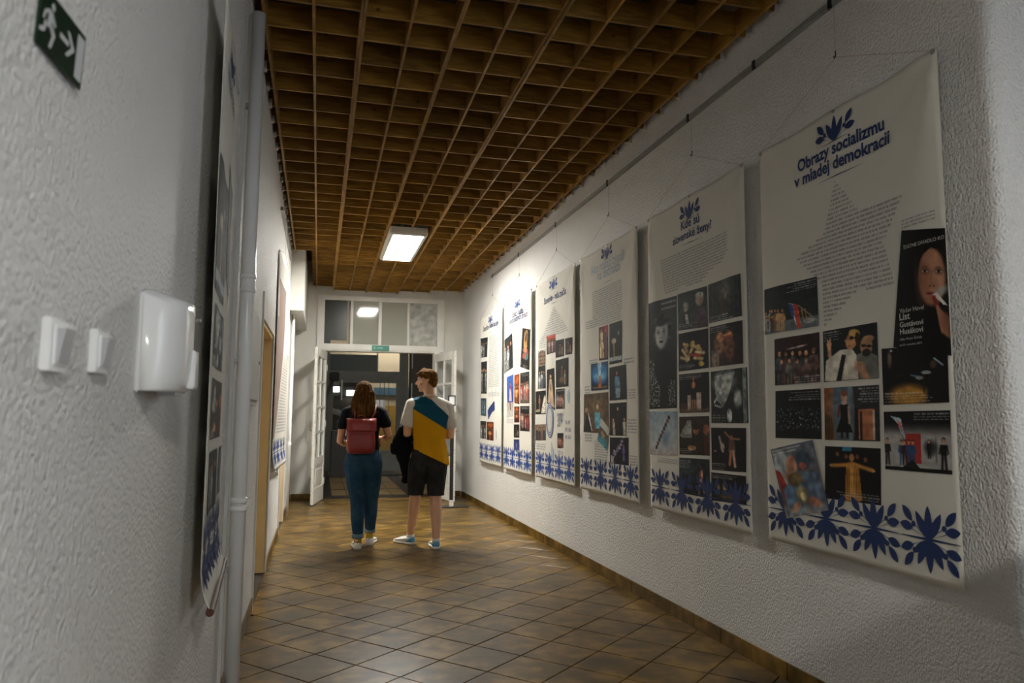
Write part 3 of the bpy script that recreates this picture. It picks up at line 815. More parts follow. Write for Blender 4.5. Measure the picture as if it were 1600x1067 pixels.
    if kind == 'tilted':
        p = P('5a6470', '6a5a54'); p.ell(.2, .3, .2, .25, '9aa4a8'); p.poly([(0, .3), (.12, .35), (.3, .8), (.1, .9)], 'a03028'); p.ell(.42, .28, .12, .12, 'b88468'); p.line(.25, .45, .45, .2, .05, 'b07c60'); p.ell(.7, .25, .16, .14, '3a4658'); p.ell(.66, .33, .09, .05, 'a05a50')
        p.poly([(.1, .6), (.4, .45), (.6, .6), (.5, 1), (.1, 1)], '5e7894'); p.poly([(.6, .42), (.95, .45), (1, 1), (.62, 1)], '5a6c82'); p.ell(.42, .5, .16, .10, '6a5a38'); p.ell(.5, .72, .13, .12, '8a8060'); p.ell(.52, .75, .07, .06, 'c8b888'); p.ell(.3, .88, .14, .06, 'b88868', 1, .2, -20); p.ell(.75, .86, .15, .07, 'a87058', 1, .2, 20); p.rect(.03, .02, .7, .05, 'b8b8b8', .6); p.rect(.03, .07, .6, .1, 'b8b8b8', .6)
        p.put(np.clip((p.y - .84) * 5, 0, 1), 'a8a6a0', .8); return p.grain(.6)
    if kind == 'robe':
        p = P('0c0a09', '0f0c0a'); p.rect(.33, 0, .50, .08, '3c9ac0', .8)
        for x, y in ((.24, .14), (.40, .18), (.60, .17), (.74, .22)): p.ell(x, y, .03, .045, '6a4428')
        p.ell(.50, .19, .045, .07, 'b07848'); p.poly([(.40, .30), (.50, .26), (.62, .30), (.68, .95), (.64, 1), (.40, 1), (.38, .95)], 'a8732c'); p.poly([(.46, .30), (.54, .30), (.56, 1), (.47, 1)], 'c8924a')
        p.line(.42, .33, .14, .36, .035, 'b88038'); p.line(.60, .33, .86, .40, .035, 'b88038'); p.ell(.12, .36, .03, .02, 'c8986a'); p.ell(.88, .41, .03, .02, 'c8986a')
        for i in range(6): p.line(.42 + i * .04, .4, .41 + i * .045, .98, .004, '6a4418')
        p.words(.2, .84, .97, 3); return p.grain(.3)
    if kind == 'lamp_stage':
        p = P('08090a', '0c0b08'); p.ell(.42, .86, .30, .20, 'a8782a', 1, .3); p.ell(.13, .2, .035, .14, '8a7a60', .8, .4); p.ell(.16, .05, .02, .02, 'e8e8e0'); p.ell(.68, .02, .02, .02, 'e0e0e0')
        p.poly([(.70, 1), (.74, .4), (.82, .26), (.92, .34), (1, .55), (1, 1)], '141210'); p.ell(.80, .32, .045, .07, '4a3a2c'); p.line(.82, .22, .93, .34, .012, '9ab0b8'); p.line(.48, .50, .62, .54, .012, '5a8aa0'); p.ell(.70, .46, .07, .03, 'a0a8a8'); p.ell(.60, .55, .06, .03, '8a8a84'); p.line(.66, .5, .66, .8, .008, '20201c'); p.words(.03, .80, .85, 4, right=False); return p.grain(.3)
    if kind == 'face':
        p = P('0a0908', '080707'); p.ell(.70, .30, .36, .26, '191210', 1, .15)
        p.ell(.70, .385, .25, .235, 'a8775a', 1, .10); p.ell(.54, .40, .13, .20, '7c523c', .6, .5); p.ell(.82, .36, .14, .10, 'c8957a', .55, .6); p.ell(.70, .235, .17, .045, 'b8856a', .7, .5)
        p.poly([(.38, .10), (1, .10), (1, .34), (.95, .25), (.86, .175), (.70, .15), (.55, .20), (.46, .27), (.42, .42)], '120c0a')
        for x in (.575, .835):
            p.ell(x, .340, .085, .030, '5c3a2a', .75, .4); p.ell(x, .345, .058, .0115, 'b09c90', 1, .3); p.ell(x, .345, .028, .0130, '1c120c', 1, .2)
            p.poly([(x - .07, .341), (x, .330), (x + .07, .339), (x, .335)], '140c08'); p.poly([(x - .095, .315), (x, .303), (x + .09, .311), (x, .309)], '22140e')
        p.line(.70, .34, .685, .44, .014, '8a5a44', .6); p.ell(.705, .455, .055, .020, '9a6850', .8, .5); p.ell(.670, .464, .014, .007, '301810'); p.ell(.740, .464, .014, .007, '301810')
        p.ell(.69, .520, .085, .013, '8a443a', 1, .2); p.ell(.69, .534, .070, .012, '9c5a4c', 1, .3); p.line(.61, .526, .77, .526, .005, '4a1c18'); p.ell(.70, .575, .11, .03, '7c5340', .5, .6)
        p.ell(.87, .50, .13, .035, 'a8aaa8', .8, .5, -14); p.poly([(.72, .53), (.79, .51), (.97, .61), (.90, .605)], 'dcd8d0'); p.poly([(.70, .55), (.76, .53), (.84, .64), (.78, .65)], '8a2c26')
        for i in range(4): p.line(.80 + i * .04, .635 + i * .022, .87 + i * .038, .81 + i * .012, .024, ['a87a5c', '946448', '9e6e52', '84583f'][i])
        p.ell(.92, .74, .10, .07, '8a5c46', .9, .3)
        return p.grain(.22)
    if kind == 'band':
        p = P('0c0c0e', '0c0c0e'); p.rect(0, .30, 1, .93, 'a3a09c'); p.put(np.clip(1 - abs(p.y - .3) * 9, 0, 1), '4a4848'); p.rect(.35, .38, .58, .86, '9a2f2a')
        p.poly([(.12, .08), (.28, .12), (.34, .42), (.30, .44), (.24, .22)], '9ac4cc'); p.poly([(.2, .12), (.29, .2), (.32, .4), (.27, .3)], 'c87068'); p.line(.3, .4, .34, .6, .006, '303030')
        for x in (.28, .33, .40, .46): p.man(x, .52, .42, ['28466a', '1c1c20', '2a4a74', '3a1c1c'][int(x * 10) % 4])
        p.ell(.72, .60, .09, .12, '28282a', .9, .4); p.man(.70, .5, .3, '141416'); p.man(.90, .48, .5, '121214'); p.man(.05, .5, .45, '16161a'); p.line(.80, .45, .80, .84, .005, '202020'); p.poly([(.3, .93), (.45, .8), (.55, .93)], '18181a'); p.rect(0, .93, 1, 1, '0d0d0f'); p.words(.35, .04, .98, 3); return p.grain(.25)
    if kind == 'portrait':
        p = P('1d2222', '101414'); p.ell(.75, .2, .35, .2, '323a3a', .8, .5)
        for i in range(90):
            t = p.r.uniform(0, 6.28); q = p.r.uniform(.55, 1); p.ell(.46 + .34 * q * math.cos(t), .28 + .165 * q * math.sin(t), .05, .017, p.r.choice(['0c0e0e', '2e3333', '191c1c', '4a5050']), .9, .4)
        p.ell(.49, .40, .11, .06, '8c908e', .95, .3); p.ell(.49, .315, .215, .125, 'a4a8a6', 1, .12); p.ell(.38, .33, .10, .09, 'c4c8c5', .5, .6); p.ell(.63, .33, .08, .10, '6a706e', .6, .6); p.ell(.49, .21, .2, .035, '14181a', .9, .3)
        for x in (.395, .59):
            p.ell(x, .300, .055, .014, '5a5e5c', .8, .4); p.ell(x, .301, .042, .008, 'b0b4b2', 1, .3); p.ell(x, .301, .019, .009, '141616'); p.poly([(x - .055, .299), (x, .290), (x + .055, .298), (x, .294)], '181a1a'); p.poly([(x - .065, .280), (x, .270), (x + .065, .277), (x, .275)], '2a2c2c')
        p.line(.49, .30, .485, .345, .010, '8a8e8c', .7); p.ell(.49, .352, .035, .007, '7c807e', .9, .4); p.ell(.49, .388, .065, .010, '222424', 1, .3)
        p.poly([(.05, 1), (.02, .62), (.22, .50), (.42, .47), (.75, .50), (.98, .60), (1, 1)], '101212')
        for i in range(260):
            x = p.r.uniform(.0, .42); y = p.r.uniform(.53, .98)
            if x < .18 + (y - .5) * .5 or y > .75: p.ell(x, y, .012, .005, 'b0b4b0', .8, .3)
        for i in range(120): p.ell(p.r.uniform(.72, .95), p.r.uniform(.75, .98), .010, .005, 'a0a4a0', .7, .3)
        p.words(.45, .03, .97, 2); return p.grain(.25)
    if kind == 'couple':
        p = P('2c3634', '39413f'); p.ell(.3, .42, .09, .11, '9a8a7c'); p.ell(.3, .35, .10, .07, '8a8c84'); p.ell(.75, .28, .13, .17, '9c8a76'); p.ell(.75, .17, .13, .08, 'a0a098'); p.poly([(.08, 1), (.2, .55), (.4, .55), (.5, 1)], '252a2c'); p.poly([(.52, 1), (.62, .5), (.92, .48), (1, 1)], '4a3c44'); p.poly([(.26, .6), (.36, .6), (.4, .85), (.3, .85)], 'b0aca4'); p.words(.03, .84, .7, 3, right=False); return p.grain(.5)
    if kind == 'curtain':
        p = P('2a3330', '1c2020')
        for i in range(9): p.rect(i / 9, 0, i / 9 + .05, 1, '3a423e', .5)
        p.ell(.55, .35, .16, .24, '74685c', .7, .6); p.ell(.52, .45, .07, .08, 'b89880'); p.line(.5, .4, .4, .6, .03, '4a3630'); p.ell(.5, .7, .12, .25, '3a2c2a', .9, .3); p.words(.03, .86, .8, 3, right=False); return p.grain(.6)
    if kind == 'dance':
        p = P('0d0d0c', '120f0c')
        for a in ((.15, .45, .35, .7), (.3, .75, .5, .4), (.45, .35, .75, .5), (.55, .7, .8, .75), (.2, .3, .3, .5), (.6, .55, .85, .6), (.1, .65, .35, .72)): p.line(*a, .045, 'c0a878')
        for x, y in ((.3, .35), (.5, .3), (.68, .42), (.75, .85)): p.ell(x, y, .07, .06, 'b89a5c')
        p.line(.4, .6, .75, .66, .03, 'a83828'); p.ell(.78, .88, .09, .06, 'c8a848'); p.words(.03, .84, .6, 3, right=False); return p.grain(.6)
    if kind == 'pair':
        p = P('18120f', '2a1c14'); p.ell(.3, .5, .18, .3, '8a6048', .9, .3); p.ell(.62, .6, .16, .3, '6a4430', .9, .3); p.ell(.35, .3, .12, .12, 'a8744c'); p.ell(.62, .3, .12, .13, '8a4c38'); p.rect(.05, .6, .3, 1, '7a6a5c'); p.line(.25, .3, .7, .25, .02, 'b88050'); p.words(.03, .04, .7, 3, right=False); return p.grain(.8)
    if kind == 'seated':
        p = P('0b0a0a', '1a0f0b'); p.ell(.5, .3, .06, .09, 'b0744c'); p.ell(.5, .15, .03, .05, 'a86a3c'); p.poly([(.38, .45), (.62, .45), (.66, .75), (.34, .75)], '1a1416'); p.rect(.30, .55, .40, .95, 'c0b0a0'); p.rect(.60, .50, .74, .95, 'b8a898'); p.line(.46, .7, .46, .98, .03, 'a87858'); p.line(.54, .7, .54, .98, .03, 'a87858'); p.rect(0, .9, 1, 1, '6a5040', .7); p.rect(.05, .75, .3, .9, '3a2418'); p.words(.03, .03, .8, 3, right=False); return p.grain(.4)
    if kind == 'boots':
        p = P('1c2020', '141818'); p.poly([(.1, .1), (.7, .05), (.5, .5), (.35, .7), (.15, .55)], '8c928e'); p.ell(.4, .2, .3, .2, 'a4aaa6', .7, .5)
        for a in ((.1, .6, .35, .3), (.12, .66, .3, .7), (.2, .45, .4, .4)): p.line(*a, .02, 'b8bcb8')
        p.ell(.75, .55, .1, .16, 'a0a6a4', .9, .3); p.rect(.88, .0, .97, 1, '6a706e'); p.ell(.52, .86, .07, .13, 'b4b8b6'); p.words(.03, .84, .45, 4, right=False); return p.grain(.9)
    if kind == 'snow':
        p = P('7c94a4', 'b2a098'); p.ell(.5, .55, .5, .4, 'a8b8c0', .8, .6); p.ell(.62, .62, .12, .16, '5c7488', .7, .5)
        for i in range(9): t = i / 8; p.ell(.27 + .45 * t, .82 - .68 * t, .045, .05, ['3a2c28', '6a3c34', '2c2c30'][i % 3], .95, .2)
        return p.grain(.2)
    if kind == 'car':
        p = P('30261c', '1c130e'); p.poly([(.02, .5), (.3, .1), (.42, .1), (.44, .55), (.1, .55)], '8a8c84'); p.ell(.58, .35, .10, .13, '8c5c3a'); p.ell(.58, .27, .11, .08, '241610'); p.ell(.9, .35, .10, .14, '8c5438'); p.poly([(.45, .95), (.5, .5), (.7, .5), (.75, .9)], '2c2018'); p.ell(.43, .82, .14, .07, 'a87a54'); p.rect(.82, .5, 1, 1, '4a2418'); p.words(.03, .84, .5, 3, right=False); return p.grain(.6)
    if kind == 'dancers':
        p = P('0a0908', '0e0a08'); p.ell(.6, .22, .05, .055, '8a5c3e'); p.line(.58, .25, .42, .10, .022, '9a6a4a'); p.line(.62, .25, .82, .26, .022, '9a6a4a'); p.poly([(.54, .28), (.68, .28), (.72, .55), (.52, .55)], '5a4236'); p.line(.58, .55, .55, .85, .035, 'b8684a'); p.line(.65, .55, .7, .88, .035, 'c8a488'); p.line(.25, .22, .35, .55, .03, 'b8a898'); p.ell(.34, .45, .06, .1, 'a89484'); p.ell(.12, .55, .04, .02, 'b08060'); p.words(.03, .84, .5, 4, right=False); return p.grain(.3)
    if kind == 'smoke':
        p = P('20262a', '14181a'); p.ell(.3, .3, .35, .3, '363e42', .8, .6); p.ell(.72, .5, .05, .22, '8a4a38', .9, .4); p.ell(.76, .45, .03, .16, 'c0947c'); p.line(.7, .55, .66, .95, .015, 'b8907c'); p.line(.76, .55, .82, .9, .015, 'b8907c'); p.words(.03, .06, .4, 5, right=False); return p.grain(.6)
    if kind == 'table':
        p = P('100c0a', '0c0a08'); p.ell(.22, .55, .04, .18, '9a7850', .9, .3); p.ell(.4, .5, .05, .2, 'a8845c', .9, .3); p.ell(.6, .8, .35, .12, '6a5438', .8, .4); p.ell(.7, .7, .1, .08, '8a7048'); p.words(.03, .08, .8, 3, right=False); return p.grain(.6)
    if kind == 'gowns':
        p = P('5a2a26', '2c1614'); p.rect(.55, 0, 1, .35, '8a3434'); p.poly([(.12, .18), (.42, .18), (.55, .95), (.1, .95)], 'c4ae88'); p.ell(.27, .12, .1, .05, 'a87c60'); p.ell(.72, .15, .1, .05, '8a5c48'); p.poly([(.58, .2), (.85, .2), (.95, .95), (.6, .95)], '5a4446'); return p.grain(.7)
    if kind == 'spot':
        p = P('1c2726', '101818'); p.rect(0, .84, 1, .93, '9aa4a8'); p.rect(0, .93, 1, 1, '0e1010'); p.ell(.38, .45, .18, .07, 'b8a890'); p.line(.38, .5, .4, .82, .05, 'a88458'); p.ell(.73, .28, .03, .05, 'b0b0a8'); return p.grain(.3)
    if kind == 'bluemoon':
        p = P('123a5a', '0a1c38'); p.ell(.5, .42, .45, .36, '2a78b0', 1, .2); p.ell(.5, .5, .3, .12, '9ac8d8', .8, .6); p.poly([(.38, 0), (.6, 0), (.55, .5), (.45, .5)], 'b8c8d4', .8); p.poly([(.45, .5), (.55, .5), (.6, .92), (.4, .92)], 'b06a38'); p.rect(.1, .88, .95, .94, 'a0703c', .7); return p.grain(.3)
    if kind == 'bluefig':
        p = P('1a1a1a', '151517'); p.man(.45, .2, .8, '5a7690', legs='7c8ea0'); p.poly([(.33, .32), (.6, .32), (.66, .65), (.35, .65)], '5e7c98'); p.poly([(.36, .65), (.64, .65), (.62, .95), (.38, .95)], '74889a'); p.rect(.34, .6, .66, .63, '20242a'); return p.grain(.4)
    if kind == 'brownstage':
        p = P('4a3826', '5a4430'); p.ell(.55, .3, .3, .35, '7a6a50', .6, .6); p.poly([(.05, .75), (.2, .45), (.3, .7), (.34, 1), (0, 1)], '1c1a1a'); p.ell(.13, .42, .06, .07, 'b08a70'); p.line(.2, .5, .36, .95, .02, 'd0ccc4'); p.ell(.56, .35, .05, .06, 'b89070'); p.poly([(.46, .5), (.66, .5), (.72, .9), (.48, .9)], '5c9cb0'); return p.grain(.5)
    if kind == 'darkgroup':
        p = P('161412', '12100e'); p.man(.5, .18, .75, '201c1a'); p.ell(.17, .55, .10, .1, '8a3030', .6); p.poly([(.18, .6), (.32, .6), (.36, .98), (.2, .98)], 'a89888'); p.ell(.24, .54, .05, .05, 'b89078'); p.poly([(.8, .6), (.96, .6), (.96, .98), (.82, .98)], 'a8a090'); p.ell(.88, .52, .05, .05, 'b09078'); return p.grain(.5)
    if kind == 'purple':
        p = P('0f0c12', '100c14')
        for i in range(50):
            t = p.r.rand(); p.ell(.1 + .65 * t + p.r.uniform(-.06, .06), .8 - .7 * t + p.r.uniform(-.12, .12), .035, .03, p.r.choice(['8a7ca8', 'b0a4c0', '5a4c78', 'c8bcc8']), .8, .4)
        p.man(.75, .3, .6, '6c68a0'); p.rect(.05, .75, .22, .98, 'b8b0a8', .8); return p.grain(.4)
    if kind == 'strip': return P('b4b2ab').grain(.05)
    if kind == 'tealtilt':
        p = P('5c4a3a', '2f6a78'); p.ell(.4, .3, .2, .2, '9a7c62'); p.ell(.5, .8, .4, .25, '4a8c9c', .9, .5); return p.grain(.6)
    if kind in ('redtop',):
        p = P('c0463c', '1a1614'); p.rect(0, .25, 1, 1, '1c1816')
        for i in range(5): p.man(.14 + i * .18, .3, .7, 'a8a4a0' if i % 2 else '7a4a44')
        return p.grain(.4)
    if kind == 'bricks':
        p = P('86705c', '7a6250')
        for i in range(5): p.rect(0, .2 * i, 1, .2 * i + .02, '4a3a30')
        for i in range(4):
            for j in range(4): p.rect(.1 + .24 * i, .08 + .24 * j, .2 + .24 * i, .2 + .24 * j, '3a2e2a')
        p.poly([(0, 0), (.5, 0), (0, .16)], 'b4b2ab'); p.poly([(.5, 0), (1, 0), (1, .16)], 'b4b2ab'); return p.grain(.4)
    if kind in ('robe2',):
        p = P('14110f', '2a1e18'); p.ell(.5, .2, .12, .05, 'c0987a'); p.poly([(.38, .26), (.62, .26), (.95, .95), (.1, .95)], 'b8a084'); p.ell(.5, .5, .1, .1, '8a6a50'); p.rect(.35, .8, .65, 1, 'c49a88', .7); return p.grain(.4)
    if kind == 'bride':
        p = P('12110f', '18140f'); p.poly([(.55, .95), (.85, .2), (1, .25), (1, .95)], 'c4beb0'); p.man(.4, .22, .7, '8a6038'); p.ell(.25, .85, .2, .06, 'a89c84'); return p.grain(.5)
    if kind == 'people':
        p = P('7a6656', '4a3c34'); crowdline(p, .28, 4, .9, ['22303e', '2c3a4a', '6a5444', '1c2630']); return p.grain(.3)
    if kind == 'gothic':
        p = P('1c1812', '14120f'); p.poly([(.25, .35), (.3, .1), (.55, .02), (.7, .1), (.72, .45), (.25, .5)], 'a07c4a'); p.ell(.5, .2, .1, .13, '3c2c1c'); p.ell(.5, .55, .3, .08, 'a86c4c'); p.ell(.6, .68, .25, .1, '3c6c70'); p.ell(.35, .7, .2, .08, '8a4a3a'); p.ell(.75, .6, .1, .06, 'a83c30'); p.words(.05, .92, .8, 2); return p.grain(.9)
    if kind == 'bluered':
        p = P('3c5fa0', '2c3c78'); p.man(.5, .3, .6, '8a3038', legs='b8aca8'); p.poly([(.4, .5), (.6, .5), (.7, .95), (.3, .95)], 'b09a9c'); return p.grain(.4)
    if kind == 'beige':
        p = P('a4978c', 'b0aca4'); p.line(.5, 0, .55, .6, .05, '5a3a34'); p.poly([(.0, .7), (1, .4), (1, 1), (0, 1)], 'b0ada6'); return p.grain(.2)
    if kind in ('orange', 'orange2', 'warm'):
        p = P('6a2c12' if kind == 'orange' else '2a1810', '1c0e08'); p.ell(.5, .2, .4, .15, 'b85a22', .8, .5)
        crowdline(p, .4, 3, .7, ['a8542a', 'b07848', '6a2a1c']); p.ell(.5, .62, .25, .1, 'c08a58', .8, .5); return p.grain(.9)
    if kind == 'bluedance':
        p = P('242a52', '3a4070'); p.man(.5, .3, .6, '8a94b8'); return p.grain(.6)
    if kind == 'teal':
        p = P('2a3a44', '3c5260'); p.rect(.2, .15, .8, .85, '5a7684', .6); p.man(.5, .3, .5, '1c262c'); p.man(.7, .35, .5, '8fa4b0'); return p.grain(.5)
    if kind in ('crowd', 'redgrp', 'redjackets', 'group2'):
        p = P('161412', '4a4640' if kind == 'crowd' else '14110f'); crowdline(p, .34, 5, .55, ['a03a34', 'b89a88', 'b0aca4', '7a2a28', 'c89078']); crowdline(p, .5, 4, .5, ['a84a40', 'a89484', '8a3c34']); p.words(.1, .05, .9, 2); return p.grain(.5)
    if kind in ('bw1', 'bw2', 'bw3', 'bwfigs', 'rows'):
        p = P('202224', '2c2e30'); crowdline(p, .28, 3, .8, ['8a8c8c', '4c4e50', 'a8aaa8', '1a1a1c'])
        if kind == 'bwfigs': p.poly([(.0, .75), (.5, .6), (.6, 1), (0, 1)], '8a8c88', .7)
        return p.grain(.9)
    p = P('15130f', '100f0d'); p.ell(.55, .75, .3, .12, '6a5a40', .8, .5); p.man(.5, .3, .6, '5a3a2c', SKIN); p.man(.75, .45, .5, '8a7c68'); return p.grain(.6)

LAYOUT = [
    (1, 'flag_stage', 0.013, 0.369, 0.372, 0.372, 0.374, 0.487, 0.01, 0.486),
    (1, 'crowd_red', 0.085, 0.502, 0.375, 0.502, 0.371, 0.616, 0.08, 0.618),
    (1, 'two_men', 0.396, 0.502, 0.685, 0.501, 0.683, 0.616, 0.392, 0.617),
    (1, 'night', 0.081, 0.632, 0.37, 0.631, 0.366, 0.746, 0.071, 0.748),
    (1, 'black_dress', 0.391, 0.631, 0.681, 0.63, 0.675, 0.745, 0.385, 0.747),
    (1, 'tilted', 0.031, 0.778, 0.315, 0.748, 0.395, 0.902, 0.135, 0.94),
    (1, 'robe', 0.384, 0.761, 0.675, 0.759, 0.665, 0.874, 0.373, 0.877),
    (1, 'lamp_stage', 0.702, 0.557, 0.985, 0.565, 0.981, 0.669, 0.699, 0.671),
    (1, 'face', 0.825, 0.329, 1.018, 0.349, 1.01, 0.585, 0.761, 0.557),
    (1, 'band', 0.698, 0.685, 0.983, 0.683, 0.978, 0.798, 0.693, 0.8),
    (2, 'portrait', 0.003, 0.302, 0.351, 0.306, 0.339, 0.666, -0.004, 0.668),
    (2, 'couple', 0.365, 0.304, 0.66, 0.307, 0.662, 0.429, 0.366, 0.421),
    (2, 'curtain', 0.672, 0.305, 0.962, 0.304, 0.963, 0.421, 0.672, 0.42),
    (2, 'dance', 0.369, 0.432, 0.663, 0.434, 0.66, 0.55, 0.366, 0.551),
    (2, 'pair', 0.677, 0.432, 0.965, 0.433, 0.963, 0.55, 0.675, 0.55),
    (2, 'seated', 0.369, 0.561, 0.662, 0.562, 0.658, 0.68, 0.366, 0.682),
    (2, 'boots', 0.679, 0.563, 0.992, 0.561, 0.994, 0.71, 0.675, 0.712),
    (2, 'snow', -0.004, 0.676, 0.342, 0.677, 0.338, 0.815, -0.0, 0.823),
    (2, 'car', 0.363, 0.694, 0.655, 0.691, 0.652, 0.806, 0.36, 0.811),
    (2, 'dancers', 0.671, 0.725, 0.972, 0.723, 0.965, 0.84, 0.668, 0.846),
    (2, 'smoke', 0.357, 0.821, 0.648, 0.817, 0.645, 0.929, 0.35, 0.929),
    (2, 'table', 0.662, 0.853, 0.962, 0.85, 0.959, 0.925, 0.658, 0.933),
    (3, 'gowns', 0.364, 0.33, 0.528, 0.33, 0.527, 0.468, 0.365, 0.466),
    (3, 'spot', 0.551, 0.33, 0.764, 0.33, 0.758, 0.489, 0.551, 0.49),
    (3, 'bluemoon', 0.224, 0.475, 0.523, 0.474, 0.526, 0.586, 0.227, 0.587),
    (3, 'bluefig', 0.547, 0.502, 0.823, 0.5, 0.832, 0.629, 0.549, 0.631),
    (3, 'brownstage', 0.084, 0.599, 0.524, 0.597, 0.527, 0.758, 0.07, 0.76),
    (3, 'darkgroup', 0.545, 0.642, 0.826, 0.64, 0.816, 0.763, 0.545, 0.766),
    (3, 'purple', 0.545, 0.774, 0.852, 0.77, 0.849, 0.871, 0.541, 0.874),
    (3, 'strip', 0.394, 0.699, 0.537, 0.741, 0.536, 0.772, 0.369, 0.728),
    (3, 'tealtilt', 0.377, 0.731, 0.525, 0.77, 0.492, 0.827, 0.329, 0.788),
    (4, 'redtop', 0.297, 0.289, 0.532, 0.291, 0.531, 0.381, 0.305, 0.383),
    (4, 'darkfig', 0.544, 0.326, 0.768, 0.33, 0.767, 0.411, 0.539, 0.41),
    (4, 'darkfig2', 0.791, 0.332, 0.956, 0.335, 0.946, 0.41, 0.796, 0.408),
    (4, 'bricks', 0.079, 0.353, 0.273, 0.353, 0.268, 0.435, 0.08, 0.435),
    (4, 'rows', 0.08, 0.435, 0.268, 0.435, 0.286, 0.55, 0.072, 0.55),
    (4, 'darkgrp', 0.541, 0.422, 0.874, 0.422, 0.87, 0.554, 0.545, 0.553),
    (4, 'robe2', 0.311, 0.459, 0.506, 0.457, 0.52, 0.662, 0.313, 0.625),
    (4, 'bride', -0.018, 0.561, 0.286, 0.561, 0.286, 0.678, -0.017, 0.68),
    (4, 'redgrp', 0.545, 0.561, 0.778, 0.562, 0.777, 0.655, 0.545, 0.655),
    (4, 'people', -0.016, 0.733, 0.286, 0.729, 0.287, 0.808, -0.015, 0.814),
    (4, 'redjackets', 0.58, 0.769, 0.742, 0.766, 0.741, 0.835, 0.58, 0.839),
    (5, 'bwfigs', 0.028, 0.224, 0.331, 0.197, 0.374, 0.403, 0.017, 0.43),
    (5, 'gothic', 0.705, 0.194, 0.971, 0.221, 0.938, 0.44, 0.644, 0.411),
    (5, 'bluered', 0.13, 0.454, 0.398, 0.442, 0.403, 0.605, 0.159, 0.606),
    (5, 'beige', 0.136, 0.606, 0.403, 0.605, 0.405, 0.688, 0.139, 0.696),
    (5, 'orange', 0.429, 0.45, 0.618, 0.449, 0.622, 0.62, 0.434, 0.611),
    (5, 'crowd', 0.643, 0.446, 0.934, 0.447, 0.937, 0.617, 0.647, 0.616),
    (5, 'orange2', 0.434, 0.631, 0.623, 0.632, 0.625, 0.721, 0.437, 0.723),
    (5, 'group2', 0.648, 0.63, 0.937, 0.632, 0.939, 0.767, 0.651, 0.768),
    (5, 'darkfig3', 0.424, 0.734, 0.625, 0.733, 0.627, 0.806, 0.426, 0.808),
    (5, 'bluedance', 0.427, 0.819, 0.627, 0.816, 0.629, 0.876, 0.428, 0.879),
    (6, 'bw1', 0.035, 0.143, 0.375, 0.154, 0.36, 0.288, 0.03, 0.28),
    (6, 'bw2', 0.072, 0.311, 0.361, 0.316, 0.369, 0.537, 0.062, 0.531),
    (6, 'teal', 0.052, 0.563, 0.348, 0.568, 0.355, 0.688, 0.06, 0.683),
    (6, 'bw3', 0.038, 0.721, 0.357, 0.721, 0.353, 0.839, 0.046, 0.84),
    (6, 'warm', 0.386, 0.724, 0.68, 0.724, 0.686, 0.844, 0.393, 0.844),
]

